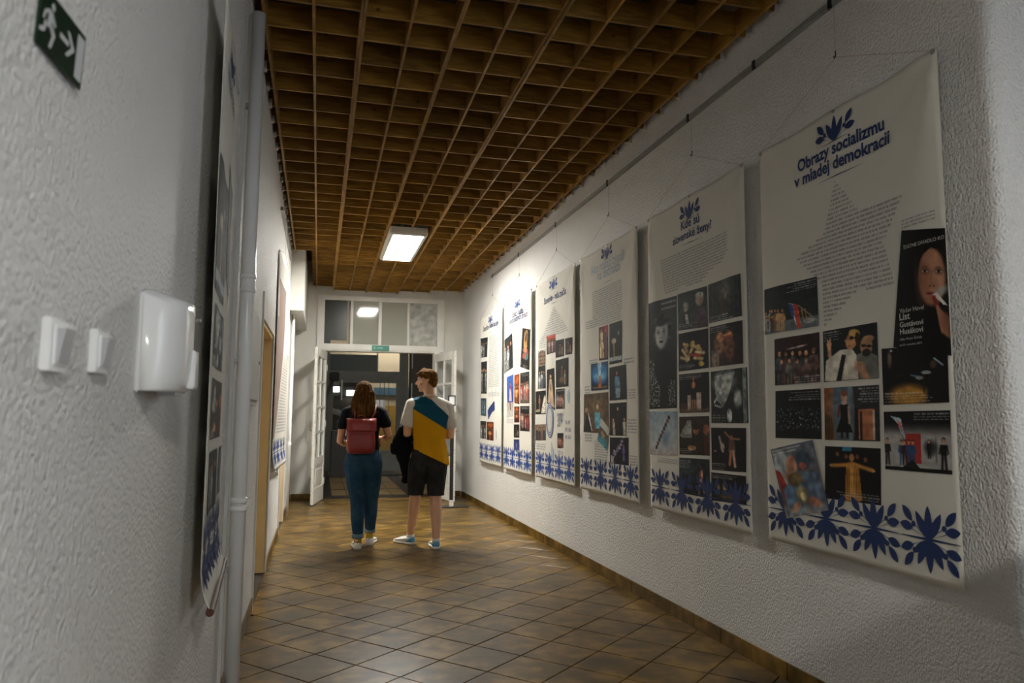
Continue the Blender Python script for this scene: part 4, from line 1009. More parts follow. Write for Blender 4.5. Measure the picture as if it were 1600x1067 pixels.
class Banner:
    """cloth banner hung on a wall; u runs to the viewer's right, v downwards"""
    def __init__(s, TL, TR, BL, n, seed, amp=1.0, standoff=.042, curl=None):
        s.TL, s.TR, s.BL, s.n = Vector(TL), Vector(TR), Vector(BL), Vector(n)
        s.U = s.TR - s.TL; s.V = s.BL - s.TL; s.w = s.U.length; s.h = s.V.length
        s.seed, s.amp, s.so, s.curl = seed, amp, standoff, curl
        r = random.Random(seed); s.ph = [r.uniform(0, 6.28) for _ in range(4)]
    def fold(s, u, v):
        x, y = u * s.w, v * s.h; f = 0
        f += .0045 * math.sin(2 * math.pi * u * 1.1 + s.ph[0]) * (.3 + .9 * v)
        f += .0030 * math.sin(2 * math.pi * u * 2.6 + s.ph[1] + v * 1.3) * (.8 - .5 * v)
        for cx, sg in ((x, 1), (s.w - x, -1)):
            d = math.hypot(cx, y); a = math.atan2(cx, y + 1e-6)
            f += .016 * math.exp(-((a - .22) / .11) ** 2) * math.exp(-d / .55) * min(1, d / .06)
            f -= .012 * math.exp(-((a - .95) / .16) ** 2) * math.exp(-d / .45) * min(1, d / .06)
            f -= .008 * math.exp(-((a - .02) / .05) ** 2) * math.exp(-d / .9)
        dm = math.hypot(x - s.w / 2, y); f -= .006 * math.exp(-dm / .12)
        return f * s.amp
    def P(s, u, v, off=0.0):
        sag = .012 * math.sin(2 * math.pi * u) ** 2 * math.exp(-v * 14)
        p = s.TL + s.U * u + s.V * v + s.n * (s.so + s.fold(u, v) + off)
        p.z -= sag
        if s.curl: p += s.curl(u, v)
        return p
    def cloth(s, parent, nu=44, nv=80, name='cloth', mat='banner'):
        b = MB(); th = -.0016
        for off in (0, th):
            for j in range(nv + 1):
                for i in range(nu + 1): b.v.append(tuple(s.P(i / nu, j / nv, off)))
        W1 = nu + 1; N = W1 * (nv + 1)
        for j in range(nv):
            for i in range(nu):
                a = j * W1 + i; b.f.append((a, a + 1, a + W1 + 1, a + W1)); b.f.append((N + a, N + a + W1, N + a + W1 + 1, N + a + 1))
        for i in range(nu):
            b.f.append((i, N + i, N + i + 1, i + 1)); k = nv * W1 + i; b.f.append((k, k + 1, N + k + 1, N + k))
        for j in range(nv):
            k = j * W1; b.f.append((k, k + W1, N + k + W1, N + k)); k += nu; b.f.append((k, N + k, N + k + W1, k + W1))
        o = b.build(name, mat, parent, smooth=True); return o
    def photo(s, q, kind, parent, seed, dens=72, off=.0022):
        q = [max(-.0, min(1.0, c)) if i % 2 == 0 else c for i, c in enumerate(q)]
        (a, b_, c, d) = [(q[2 * i], q[2 * i + 1]) for i in range(4)]
        wm = math.hypot((b_[0] - a[0]) * s.w, (b_[1] - a[1]) * s.h)
        hm = math.hypot((d[0] - a[0]) * s.w, (d[1] - a[1]) * s.h)
        nx = max(8, int(wm * dens * 2.2)); ny = max(8, int(hm * dens * 2.6))
        pic = paint(kind, nx + 1, ny + 1, seed)
        cols = s2l(np.clip(pic.c, 0, 1))
        vs = []; fs = []
        for j in range(ny + 1):
            y = j / ny
            for i in range(nx + 1):
                x = i / nx
                u = (a[0] * (1 - x) + b_[0] * x) * (1 - y) + (d[0] * (1 - x) + c[0] * x) * y
                v = (a[1] * (1 - x) + b_[1] * x) * (1 - y) + (d[1] * (1 - x) + c[1] * x) * y
                vs.append(tuple(s.P(u, v, off)))
        for j in range(ny):
            for i in range(nx):
                k = j * (nx + 1) + i; fs.append((k, k + 1, k + nx + 2, k + nx + 1))
        me = bpy.data.meshes.new('photo_print'); me.from_pydata(vs, [], fs)
        at = me.color_attributes.new('Col', 'FLOAT_COLOR', 'POINT')
        buf = np.ones((len(vs), 4)); buf[:, :3] = cols.reshape(-1, 3); at.data.foreach_set('color', buf.ravel())
        me.polygons.foreach_set('use_smooth', [True] * len(me.polygons))
        me.materials.append(M['ink'])
        o = bpy.data.objects.new('photo_print', me); COL.objects.link(o); put_child(o, parent); return o
    def flat(s, polys, name, mat, parent, off=.0026):
        b = MB()
        for P in polys: b.add([s.P(u, v, off) for u, v in P], [tuple(range(len(P)))])
        return b.build(name, mat, parent) if b.v else None
    def text(s, txt, u0, u1, v, name, mat, parent, hscale=1.35, bold=.012, off=.0036, align=None):
        cu = bpy.data.curves.new('t', 'FONT'); cu.body = txt; cu.offset = bold; cu.resolution_u = 3
        o = bpy.data.objects.new('t', cu); COL.objects.link(o)
        bpy.context.view_layer.update()
        me = o.to_mesh(); xs = [w.co.x for w in me.vertices]
        x0, x1 = min(xs), max(xs); k = (u1 - u0) * s.w / (x1 - x0)
        vs = []
        for w in me.vertices:
            uu = u0 + (w.co.x - x0) * k / s.w; vv = v - w.co.y * k * hscale / s.h
            vs.append(tuple(s.P(uu, vv, off)))
        fs = [tuple(p.vertices) for p in me.polygons]
        o.to_mesh_clear(); bpy.data.objects.remove(o); bpy.data.curves.remove(cu)
        return MB().add(vs, fs).build(name, mat, parent)
    def body(s, inside, v0, v1, lines, parent, mat='textprint', name='text_block', ragged=.0, fill=.5):
        """lines of tiny illegible print: short strokes grouped into words; inside(v)->list of (u0,u1)"""
        r = random.Random(s.seed * 31 + lines); b = MB(); lh = (v1 - v0) / lines; xh = lh * .50
        cw = xh * s.h / s.w * .62
        for k in range(lines):
            v = v0 + (k + .5) * lh
            for (ua, ub) in inside(v):
                u = ua + r.uniform(0, ragged); ub -= r.uniform(0, ragged)
                while u < ub - cw:
                    for _ in range(r.randint(2, 9)):
                        if u > ub - cw: break
                        up = xh * (1.35 if r.random() < .25 else .9)
                        a = u; c = u + cw * .30
                        st = [(a, c, v - up / 2, v + xh / 2)]
                        if r.random() < .75: st.append((u + cw * .55, u + cw * .82, v - xh * .45, v + xh / 2))
                        if r.random() < .7: st.append((c, u + cw * .55, v - xh * .45, v - xh * .2) if r.random() < .5 else (c, u + cw * .55, v + xh * .2, v + xh * .5))
                        for (p, q, m, n) in st:
                            b.add([s.P(p, m, .0026), s.P(q, m, .0026), s.P(q, n, .0026), s.P(p, n, .0026)], [(0, 1, 2, 3)])
                        u += cw
                    u += cw * .8
        o = b.build(name, mat, parent); return o

def leaf(cx, cy, L, Wd, ang, n=7):
    a = math.radians(ang); up, dn = [], []
    for i in range(n + 1):
        t = i / n; w = Wd * math.sin(math.pi * t) ** .8
        up.append((t * L - L / 2, w)); dn.append((t * L - L / 2, -w))
    pts = up + dn[-2:0:-1]
    return [(cx + x * math.cos(a) - y * math.sin(a), cy + x * math.sin(a) + y * math.cos(a)) for x, y in pts]
def dot(cx, cy, r): return [(cx + r * math.cos(k * math.pi / 5), cy + r * math.sin(k * math.pi / 5)) for k in range(10)]
def half_motif(lower=False):
    """upper half of the ornament cell, centre at origin, y up, metres"""
    P = [leaf(0, .064, .128, .0185, 90), leaf(-.036, .052, .116, .0180, 118), leaf(.036, .052, .116, .0180, 62)]
    P.append([(-.040, .052), (-.02, .012), (0, .0), (.02, .012), (.040, .052), (.016, .07), (-.016, .07)])
    if lower: P.append(leaf(-.048, .034, .094, .014, 142)); P.append(leaf(.048, .034, .094, .014, 38))
    for sg in (-1, 1):
        P.append(dot(sg * .076, .050, .0115))
        P.append(leaf(sg * .108, .088, .078, .0175, 90 - sg * 42)); P.append(leaf(sg * .115, .040, .074, .0185, 90 - sg * (82 if not lower else 74)))
        P.append([(sg * .01, .006), (sg * .070, .045), (sg * .068, .048)]); P.append([(sg * .02, .006), (sg * .085, .028), (sg * .085, .031)])
    return P
def border(bn, parent, mat, cells=(0, 1, 2, 3), vc=.928):
    cw = bn.w / 4; polys = []
    for c in cells:
        ux = (c + .5) * cw
        for flip in (1, -1):
            for P in half_motif(flip < 0):
                polys.append([((ux + x) / bn.w, vc - flip * y * 1.02 / bn.h) for x, y in P])
        for sg in (-1, 1): polys.append([(ux / bn.w, vc - .0055 / bn.h), ((ux + sg * cw * .49) / bn.w, vc - .0012 / bn.h), ((ux + sg * cw * .49) / bn.w, vc + .0012 / bn.h), (ux / bn.w, vc + .0055 / bn.h)])
    polys = [[(min(max(u, .002), .998), min(max(v, 0), .999)) for u, v in P] for P in polys]
    return bn.flat(polys, 'border_ornament', mat, parent)
def emblem(bn, parent, mat, uc, vb, k=.62):
    polys = [[(uc + x * k / bn.w, vb - y * k * 1.05 / bn.h) for x, y in P] for P in half_motif()]
    polys.append([(uc - .12 * k / bn.w, vb), (uc, vb - .001), (uc + .13 * k / bn.w, vb), (uc, vb + .0012)])
    return bn.flat(polys, 'emblem', mat, parent)
def rule(bn, parent, mat, u0, u1, v): 
    m = (u0 + u1) / 2
    return bn.flat([[(u0, v), (m, v - .0012), (u1, v), (m, v + .0012)]], 'title_rule', mat, parent, .0027)
def hardware(bn, parent, hook, rail_z, wall_x):
    for u, rr_ in ((.012, .011), (.5, .008), (.988, .011)):
        p = bn.P(u, .006, .003)
        b = MB(); b.tube([p - bn.n * .002, p + bn.n * .003], rr_, 12)
        b.build('eyelet', 'metal', parent, smooth=False)
    pa, pb = bn.P(.012, .004, .004), bn.P(.988, .004, .004); h = Vector(hook)
    MB().tube([pa, h, pb], .0017, 5).build('hanging_cord', 'cord', parent)
    top = Vector((h.x, h.y, rail_z)); MB().tube([h, top], .0012, 5).build('hanging_wire', 'cord', parent)
    MB().tube([h + Vector((0, 0, .03)), h, h + bn.n * .008 + Vector((0, 0, -.008)), h + bn.n * .010 + Vector((0, 0, .004))], .003, 6).build('wire_hook', 'black', parent)

RB = {1: (3.499, 2.278, .699), 2: (4.945, 3.66, .691), 3: (6.409, 5.124, .689), 4: (7.842, 6.558, .679), 5: (9.342, 8.033, .669), 6: (10.812, 9.464, .669)}
LBL = {1: 'white cloth banner nearest the viewer, with star-shaped text block',
       2: 'white cloth banner with a large black and white portrait of a woman',
       3: 'white cloth banner with faded pale title and a glowing blue stage photo',
       4: 'white cloth banner with oval striped print and a gap in its blue border',
       5: 'white cloth banner with slanted gothic building photo and blue stage photo',
       6: 'white cloth banner at the far end of the right wall, nearest the open doors'}
BN = {}
for k in range(1, 7):
    yl, yr, zb = RB[k]; zt = 2.79
    t = thing('exhibition_banner', LBL[k], 'banner', (XR, (yl + yr) / 2, zb), 'cloth exhibition banners along the right wall')
    cv = None
    bn = Banner((XR, yl, zt), (XR, yr, zt), (XR, yl, zb), (-1, 0, 0), k)
    BN[k] = (bn, t); bn.cloth(t)
    hardware(bn, t, (XR - .012, (yl + yr) / 2, 3.04 + .01 * (k % 3)), 3.31, XR)
    col = 'navy' if k < 4 else 'blueprint'
    border(bn, t, col, (0, 1, 2, 3) if k != 4 else (0, 1, 2, 3), .925 if k > 1 else .922)
sd = 0
for L in LAYOUT:
    bn, t = BN[L[0]]; sd += 1
    off = .0022 + (.0016 if L[1] in ('face', 'tilted', 'strip') else 0) + (.003 if L[1] == 'tealtilt' else 0)
    if L[1] == 'lamp_stage': off = .0022
    bn.photo(L[2:], L[1], t, sd, (190 if L[1] in ('face', 'portrait') else 115) if L[0] < 3 else 60, off)
# redraw border ornament on top where photos reach it
bn, t = BN[1]
emblem(bn, t, 'navy', .505, .075, .92)
bn.text('Obrazy socializmu', .275, .760, .1045, 'title_lettering', 'navy', t, 1.06, .028)
bn.text('v mladej demokracii', .250, .785, .140, 'title_lettering', 'navy', t, 1.06, .028)
rule(bn, t, 'navy', .385, .655, .156)
star = [(.497, .165), (.620, .253), (.845, .25), (.735, .340), (.785, .437), (.60, .425), (.405, .495), (.405, .392), (.245, .316), (.425, .278)]
def inpoly(poly, v):
    xs = []
    for i in range(len(poly)):
        (xa, ya), (xb, yb) = poly[i], poly[(i + 1) % len(poly)]
        if (ya <= v < yb) or (yb <= v < ya): xs.append(xa + (xb - xa) * (v - ya) / (yb - ya))
    xs.sort(); return [(xs[i], xs[i + 1]) for i in range(0, len(xs) - 1, 2)]
bn.body(lambda v: inpoly(star, v), .165, .492, 33, t)
bn.body(lambda v: [(.825, .968)], .307, .328, 3, t)
# writing on the printed poster
bn.text('ŠTÁTNE DIVADLO KO', .832, .995, .368, 'poster_lettering', 'whiteprint', t, 1.0, .004, .0052)
bn.text('Václav Havel', .800, .905, .492, 'poster_lettering', 'whiteprint', t, 1.0, .0, .0052)
for s_, uu, vv in (('List', .845, .506), ('Gustávovi', .900, .520), ('Husákovi', .898, .534)):
    bn.text(s_, .798, uu, vv, 'poster_lettering', 'whiteprint', t, .95, .014, .0052)
bn.text('réžia: Martin Čičvák', .795, .892, .546, 'poster_lettering', 'whiteprint', t, .9, .0, .0052)
bn.text('od 14. novembra 2013', .793, .890, .557, 'poster_lettering', 'whiteprint', t, .9, .0, .0052)
bn, t = BN[2]
emblem(bn, t, 'navy', .505, .078, .92)
bn.text('Kde sú', .415, .605, .103, 'title_lettering', 'navy', t, .95, .022)
bn.text('slovenské ženy?', .315, .712, .137, 'title_lettering', 'navy', t, .95, .022)
rule(bn, t, 'navy', .392, .632, .153)
pp = [(.17, .168), (.862, .170), (.862, .225), (.807, .252), (.70, .262), (.6, .292), (.5, .292), (.45, .285), (.22, .287)]
bn.body(lambda v: inpoly(pp, v), .168, .29, 14, t)
bn.body(lambda v: [(.1, .34)], .828, .845, 3, t)
bn, t = BN[3]
emblem(bn, t, 'navy', .515, .062, .9)
bn.text('Ako rodáci bývali', .227, .80, .098, 'title_lettering', 'paleprint', t, 1.2, .0)
bn.text('na dedinách', .345, .735, .133, 'title_lettering', 'paleprint', t, 1.2, .0)
rule(bn, t, 'textprint', .408, .642, .155)
bn.body(lambda v: [(.26, .77)] if v < .29 else [(.13, .75)], .17, .325, 17, t)
for (a, c, v0, v1) in ((.20, .34, .455, .475), (.79, .95, .475, .50), (.1, .21, .562, .60), (.86, .97, .592, .63), (.1, .24, .765, .80), (.84, .98, .70, .755), (.87, .98, .83, .87), (.28, .5, .79, .90)):
    bn.body(lambda v, a=a, c=c: [(a, c)], v0, v1, max(2, int((v1 - v0) / .0095)), t)
bn, t = BN[4]
emblem(bn, t, 'blueprint', .48, .068, .9)
bn.text('Slovensko - naša značka', .22, .81, .121, 'title_lettering', 'navy', t, 1.25, .016)
rule(bn, t, 'navy', .40, .61, .137)
bn.body(lambda v: [(.5 - (v - .155) * 2.4, .5 + (v - .155) * 2.7)] if v < .30 else [(.12, .28)], .155, .345, 17, t)
# oval striped print
cx, cy = .392, .708
def ring(ra, rb, hh, w=.092):
    out = []
    for k in range(24):
        a0, a1 = 2 * math.pi * k / 24, 2 * math.pi * (k + 1) / 24
        out.append([(cx + w * ra * math.sin(a0), cy + hh * ra * math.cos(a0)), (cx + w * rb * math.sin(a0), cy + hh * rb * math.cos(a0)), (cx + w * rb * math.sin(a1), cy + hh * rb * math.cos(a1)), (cx + w * ra * math.sin(a1), cy + hh * ra * math.cos(a1))])
    return out
bn.flat([[(cx + .092 * math.sin(2 * math.pi * k / 24), cy + .087 * math.cos(2 * math.pi * k / 24)) for k in range(24)]], 'oval_print', 'whiteprint', t, .0046)
bn.flat(ring(.93, .99, .087) + ring(.80, .86, .087) + ring(.68, .73, .087), 'oval_stripe', 'blueprint', t, .0054)
bn.text('DIVADLO', .58, .74, .712, 'poster_lettering', 'textprint', t, 2.2, .01)
bn.text('2014', .58, .70, .738, 'poster_lettering', 'textprint', t, 2.4, .01)
for (a, c, v0, v1) in ((.58, .76, .672, .69), (.0, .28, .825, .86), (.79, .93, .70, .80), (.58, .74, .85, .87)):
    bn.body(lambda v, a=a, c=c: [(a, c)], v0, v1, 3, t)
for lf in (leaf(.44, .86, .10, .02, 80), leaf(.47, .885, .09, .02, 100), leaf(.87, .60, .07, .03, 85)): bn.flat([lf], 'grey_floral_print', 'paleprint', t)
bn, t = BN[5]
emblem(bn, t, 'blueprint', .52, .068, .9)
bn.text('Slováci - hudba', .33, .725, .109, 'title_lettering', 'navy', t, 1.35, .012)
bn.text('v iných divadelných druhoch', .19, .87, .139, 'title_lettering', 'navy', t, 1.35, .012)
rule(bn, t, 'navy', .42, .628, .161)
bn.body(lambda v: [(.37, .69)], .185, .40, 20, t)
bn.body(lambda v: [(.14, .40)], .70, .73, 3, t)
bn, t = BN[6]
emblem(bn, t, 'blueprint', .505, .070, .9)
bn.text('Slovenčina - hrdosť na jazyk', .155, .86, .103, 'title_lettering', 'navy', t, 1.35, .012)
rule(bn, t, 'navy', .397, .622, .129)
bn.body(lambda v: [(.45, .92)], .155, .50, 30, t)
bn.body(lambda v: [(.45, .92)], .53, .56, 3, t)
bn.flat([[(.427, .649), (.50, .63), (.70, .589), (.72, .60), (.729, .647), (.62, .66), (.46, .713)]], 'angular_print', 'navy', t)
for lf in (leaf(.62, .54, .12, .006, 60), leaf(.75, .53, .1, .006, 130), leaf(.8, .8, .08, .02, 70)): bn.flat([lf], 'grey_floral_print', 'paleprint', t)

# left wall, near banner: its near side stands away from the wall and the hem is rolled
def curl1(u, v):
    t = max(0, (v - .93) / .07)
    return Vector((.035 * t * t, 0, .012 * t * t))
t = thing('exhibition_banner', 'white cloth banner beside the pipe, its near side hanging off the left wall', 'banner', (-.36, 2.9, .7))
NB = Banner((-.343, 2.555, 2.80), (-.402, 3.44, 2.80), (-.343, 2.555, .70), (.998, .066, 0), 11, .6, .0, curl1)
NB.cloth(t)
border(NB, t, 'navy', (0, 1, 2, 3), .915)
emblem(NB, t, 'navy', .5, .07, .92)
NB.text('Na vlnách tradície', .27, .77, .105, 'title_lettering', 'navy', t, 1.5, .012)
for q, kd in (((.03, .28, .55, .28, .55, .50, .03, .50), 'spot'), ((.60, .22, .98, .25, .98, .47, .62, .44), 'smoke'), ((.10, .52, .60, .52, .60, .62, .10, .62), 'boots'),
              ((.12, .64, .66, .64, .66, .74, .12, .74), 'car'), ((.15, .76, .55, .76, .58, .86, .15, .86), 'bw1'), ((.66, .76, .9, .76, .9, .85, .66, .85), 'teal')):
    NB.photo(q, kd, t, 40 + len(kd), 40)
for u in (.012, .988):
    p = NB.P(u, .006, .002); MB().tube([p, p + NB.n * .005], .011, 10).build('eyelet', 'metal', t)
MB().tube([NB.P(.0, 1.0, -.004), NB.P(.5, 1.0, -.004), NB.P(1.0, 1.0, -.004)], .013, 10).build('hem_rod', simple('brown_rod', rgb('4a2a18'), .6), t)
MB().tube([NB.P(.012, .004, .004), Vector((XL + .01, 2.84, 3.08)), NB.P(.988, .004, .004)], .0017, 5).build('hanging_cord', 'cord', t)
MB().tube([Vector((XL, 2.84, 3.08)), Vector((XL + .02, 2.84, 3.08))], .006, 6).build('wall_nail', 'metal', t)
# left wall, far banner
t = thing('exhibition_banner', 'white cloth banner with brown area on the left wall between the two doorways', 'banner', (-.37, 8.1, .8))
FB = Banner((-.393, 7.05, 2.86), (-.358, 8.62, 2.86), (-.393, 7.05, .83), (.9997, -.022, 0), 12, .7, .0, lambda u, v: Vector((.03 * max(0, (v - .9) / .1) ** 2, 0, 0)))
FB.cloth(t); border(FB, t, 'blueprint', (0, 1, 2, 3), .925)
M['pinkbrown'] = simple('brown_pink_area', rgb('8c7468'), .8, .06, 4)
pts = [(0, .10)] + [(.62 - .55 * (v ** 2.2), .12 + .74 * v) for v in [k / 10 for k in range(11)]] + [(0, .88)]
N_ = len(pts) - 2
strips = []
for i in range(10):
    a, c = pts[1 + i], pts[2 + i]
    for j in range(5):
        strips.append([(a[0] * j / 5 + .002, a[1]), (a[0] * (j + 1) / 5, a[1]), (c[0] * (j + 1) / 5, c[1]), (c[0] * j / 5 + .002, c[1])])
FB.flat(strips, 'curved_area', 'pinkbrown', t, .0024)  # even brown-pink tone over the near part, with a curved edge
FB.body(lambda v: [(max(.1, .68 - .55 * (max(0, (v - .12) / .74) ** 2.2)), .95)], .45, .84, 26, t)
for u in (.012, .988):
    p = FB.P(u, .006, .002); MB().tube([p, p + FB.n * .005], .011, 10).build('eyelet', 'metal', t)
MB().tube([FB.P(.012, .004, .004), Vector((XL + .015, 8.1, 3.05)), FB.P(.988, .004, .004)], .0017, 5).build('hanging_cord', 'cord', t)
MB().tube([Vector((XL + .015, 8.1, 3.05)), Vector((XL + .015, 8.1, 3.275))], .0012, 5).build('hanging_wire', 'metal', t)

# cabinet-shaped blocker added out of frame to throw the slanting right-wall shadow
t = thing('shadow_blocker', 'tall grey cabinet-shaped block added out of view to cast a shadow on the right wall', 'cabinet', (2.2, .7, 0))
MB().box(1.52, 2.34, .55, 1.0, .06, 1.46).build('body', 'panel', t, bevel=.004)
MB().box(1.50, 2.35, .53, 1.02, 1.46, 1.49).build('top', 'panel', t, bevel=.003)
for i in (0, 1): MB().box(1.53 + i * .405, 1.93 + i * .405, 1.0, 1.018, .09, 1.43).build('door', 'panel', t, bevel=.003)
MB().box(1.55, 2.30, .58, .98, 0, .06).build('plinth', 'black', t)

# ---------------------------------------------------------------- people
def blob(name, hulls, mat, parent, voxel=.007, smooth=4, loc=(0, 0, 0), rot=0, cut=None):
    """one continuous skin grown round overlapping tapered limbs; hulls = lists of (centre, radii)"""
    bm = bmesh.new()
    for H in hulls:
        tmp = bmesh.new()
        for (c, r) in H:
            if isinstance(r, (int, float)): r = (r, r, r)
            m = Matrix.Translation(Vector(c)) @ Matrix.Diagonal((*r, 1))
            bmesh.ops.create_icosphere(tmp, subdivisions=2, radius=1, matrix=m)
        if len(H) > 1:
            res = bmesh.ops.convex_hull(tmp, input=tmp.verts)
            dead = [g for g in res['geom_interior'] if isinstance(g, bmesh.types.BMVert)]
            bmesh.ops.delete(tmp, geom=list(set(dead)), context='VERTS')
            loose = [v for v in tmp.verts if not v.link_faces]
            bmesh.ops.delete(tmp, geom=loose, context='VERTS')
        me = bpy.data.meshes.new('x'); tmp.to_mesh(me); tmp.free(); bm.from_mesh(me); bpy.data.meshes.remove(me)
    me = bpy.data.meshes.new(name); bm.to_mesh(me); bm.free()
    o = bpy.data.objects.new(name, me); COL.objects.link(o)
    md = o.modifiers.new('r', 'REMESH'); md.mode = 'VOXEL'; md.voxel_size = voxel
    sm = o.modifiers.new('s', 'SMOOTH'); sm.factor = .5; sm.iterations = smooth
    dg = bpy.context.evaluated_depsgraph_get()
    out = bpy.data.meshes.new_from_object(o.evaluated_get(dg)); out.name = name
    o.modifiers.clear(); o.data = out; bpy.data.meshes.remove(me)
    if cut:
        bm = bmesh.new(); bm.from_mesh(out)
        for (p, n) in cut:
            res = bmesh.ops.bisect_plane(bm, geom=list(bm.verts) + list(bm.edges) + list(bm.faces), plane_co=p, plane_no=n, clear_outer=True)
            ed = [g for g in res['geom_cut'] if isinstance(g, bmesh.types.BMEdge)]
            try: bmesh.ops.holes_fill(bm, edges=ed)
            except Exception: pass
        bm.to_mesh(out); bm.free()
    out.polygons.foreach_set('use_smooth', [True] * len(out.polygons))
    out.materials.clear(); out.materials.append(M[mat] if isinstance(mat, str) else mat)
    o.parent = parent
    return o
def limb(*a):
    """a = ((x,y,z), r), ... -> consecutive hulls"""
    return [[a[i], a[i + 1]] for i in range(len(a) - 1)]
def hand(wr, dr, up, k=1.0, curl=.55, thumb=1):
    wr, dr, up = Vector(wr), Vector(dr).normalized(), Vector(up)
    up = (up - dr * up.dot(dr)).normalized(); sd = dr.cross(up)     # sd across the palm, up = back of hand
    H = [[(tuple(wr), .024 * k), (tuple(wr + dr * .02 * k), .024 * k)]]
    pal = [(tuple(wr + dr * .025 * k + sd * s * .020 * k), .016 * k) for s in (-1, 1)] + [(tuple(wr + dr * .085 * k + sd * s * .030 * k), .012 * k) for s in (-1, 1)]
    H.append(pal)
    for i, (s, L) in enumerate(((-.033, .068), (-.011, .078), (.011, .074), (.032, .058))):
        p0 = wr + dr * .085 * k + sd * s * k; d = dr.copy(); pts = [(tuple(p0), .0095 * k)]
        for j, f in enumerate((.42, .32, .26)):
            d = (d - up * curl * (.6 + .3 * j)).normalized(); p0 = p0 + d * L * k * f; pts.append((tuple(p0), (.0088 - .0008 * j) * k))
        H += limb(*pts)
    t0 = wr + dr * .03 * k - sd * .022 * k * thumb; t1 = t0 + (dr * .6 - sd * thumb * .8 - up * .3).normalized() * .035 * k; t2 = t1 + (dr * .9 - sd * thumb * .2 - up * .4).normalized() * .03 * k
    H += limb((tuple(t0), .013 * k), (tuple(t1), .0105 * k), (tuple(t2), .009 * k))
    return H
def head_hulls(c, face, k=1.0):
    """skull, jaw, nose, lips, brow, ears; face = horizontal unit direction"""
    c = Vector(c); f = Vector(face).normalized(); s = f.cross(Vector((0, 0, 1))); z = Vector((0, 0, 1))
    p = lambda a, b, h: tuple(c + f * a * k + s * b * k + z * h * k)
    H = [[(p(-.018, 0, .035), .082 * k), (p(.018, 0, .040), .076 * k)],
         [(p(.018, 0, .035), .070 * k), (p(.048, 0, -.050), (.036 * k, .036 * k, .040 * k)), (p(.058, 0, -.078), .020 * k), (p(-.01, .045, -.03), .028 * k), (p(-.01, -.045, -.03), .028 * k)],
         [(p(.086, 0, .018), .009 * k), (p(.112, 0, -.018), .0115 * k), (p(.088, 0, -.022), .012 * k)],
         [(p(.084, .012, -.022), .008 * k), (p(.084, -.012, -.022), .008 * k)],
         [(p(.086, .016, -.045), .0065 * k), (p(.092, 0, -.044), .007 * k), (p(.086, -.016, -.045), .0065 * k)],
         [(p(.083, .015, -.056), .0065 * k), (p(.088, 0, -.057), .0075 * k), (p(.083, -.015, -.056), .0065 * k)],
         [(p(.080, .040, .040), .010 * k), (p(.088, 0, .036), .010 * k), (p(.080, -.040, .040), .010 * k)],
         [(p(.068, 0, -.085), .017 * k), (p(.055, 0, -.080), .022 * k)]]
    for sg in (-1, 1):
        H.append([(p(-.008, sg * .078, .022), .010 * k), (p(-.022, sg * .088, .018), .010 * k), (p(-.012, sg * .082, -.012), .008 * k)])
        H.append([(p(.060, sg * .035, -.015), .022 * k), (p(.045, sg * .05, -.01), .02 * k)])
    return H
def face_bits(parent, c, face, k, brow):
    c = Vector(c); f = Vector(face).normalized(); s = f.cross(Vector((0, 0, 1))); z = Vector((0, 0, 1))
    p = lambda a, b, h: c + f * a * k + s * b * k + z * h * k
    for sg in (-1, 1):
        b = MB(); b.loft([[tuple(p(.078, sg * .031, .018) + (s * math.cos(t) * .0135 * q + z * math.sin(t) * .007 * q + f * w) * k) for t in [j * math.pi / 6 for j in range(12)]] for q, w in ((1, 0), (.8, .005), (.3, .008))])
        b.build('eye', 'eyewhite', parent, smooth=True)
        b = MB(); b.loft([[tuple(p(.085, sg * .031, .018) + (s * math.cos(t) * .006 * q + z * math.sin(t) * .006 * q + f * w) * k) for t in [j * math.pi / 5 for j in range(10)]] for q, w in ((1, 0), (.5, .0025))])
        b.build('iris', 'darkhair', parent)
        MB().tube([p(.086, sg * .016, .040), p(.088, sg * .032, .045), p(.078, sg * .048, .039)], [.003 * k, .0035 * k, .002 * k], 6).build('eyebrow', brow, parent)
    MB().tube([p(.086, -.020, -.0505), p(.093, 0, -.0505), p(.086, .020, -.0505)], [.002 * k, .003 * k, .002 * k], 6).build('lips', 'lips', parent)
M['eyewhite'] = simple('eye_white', (.75, .73, .7), .2, .02)
M['lips'] = simple('lip_skin', rgb('a85e50'), .5)
M['darkhair'] = simple('dark_iris', (.03, .02, .012), .3)
def hairmat(name, a, b, c):
    k = NT(name); co = k.coord(); mp = k.n('ShaderNodeMapping'); mp.inputs['Scale'].default_value = (90, 90, 9); k.l(co, mp.inputs[0])
    n = k.noise(mp.outputs[0], 1.0, 4, .6)
    k.base(k.ramp(n, [(.3, rgb(a)), (.55, rgb(b)), (.75, rgb(c))])); k.rough(.85); k.b.inputs['Specular IOR Level'].default_value = .1; k.bump(n, .004, .8); return k.m
M['hair_w'] = hairmat('brown_hair', '2a1a0c', '55391c', '94703e')
M['hair_m'] = hairmat('short_brown_hair', '3a240e', '6e4a1e', 'a87c3c')
def denim(name, a, b, c):
    k = NT(name); co = k.coord(); n = k.noise(co, 6, 4, .6); n2 = k.noise(co, 300, 2)
    f = k.math('ADD', k.math('MULTIPLY', n, .7), k.math('MULTIPLY', n2, .3))
    k.base(k.ramp(f, [(.3, rgb(a)), (.5, rgb(b)), (.72, rgb(c))])); k.rough(.8); k.bump(k.noise(co, 14, 3), .012, .7); k.b.inputs['Specular IOR Level'].default_value = .2
    return k.m
M['jeans'] = denim('blue_denim', '16324a', '23455f', '3a6078')
M['jeans_cuff'] = denim('pale_denim_cuff', '5a7484', '76909c', '8ea4ae')
M['blacktee'] = denim('black_cotton', '0c0e14', '10131a', '1a1e28')
M['shorts'] = denim('charcoal_denim', '1c1c1c', '2a2a2b', '3c3c3d')
M['jacket'] = denim('black_jacket_cloth', '07080c', '0c0d12', '181a22')
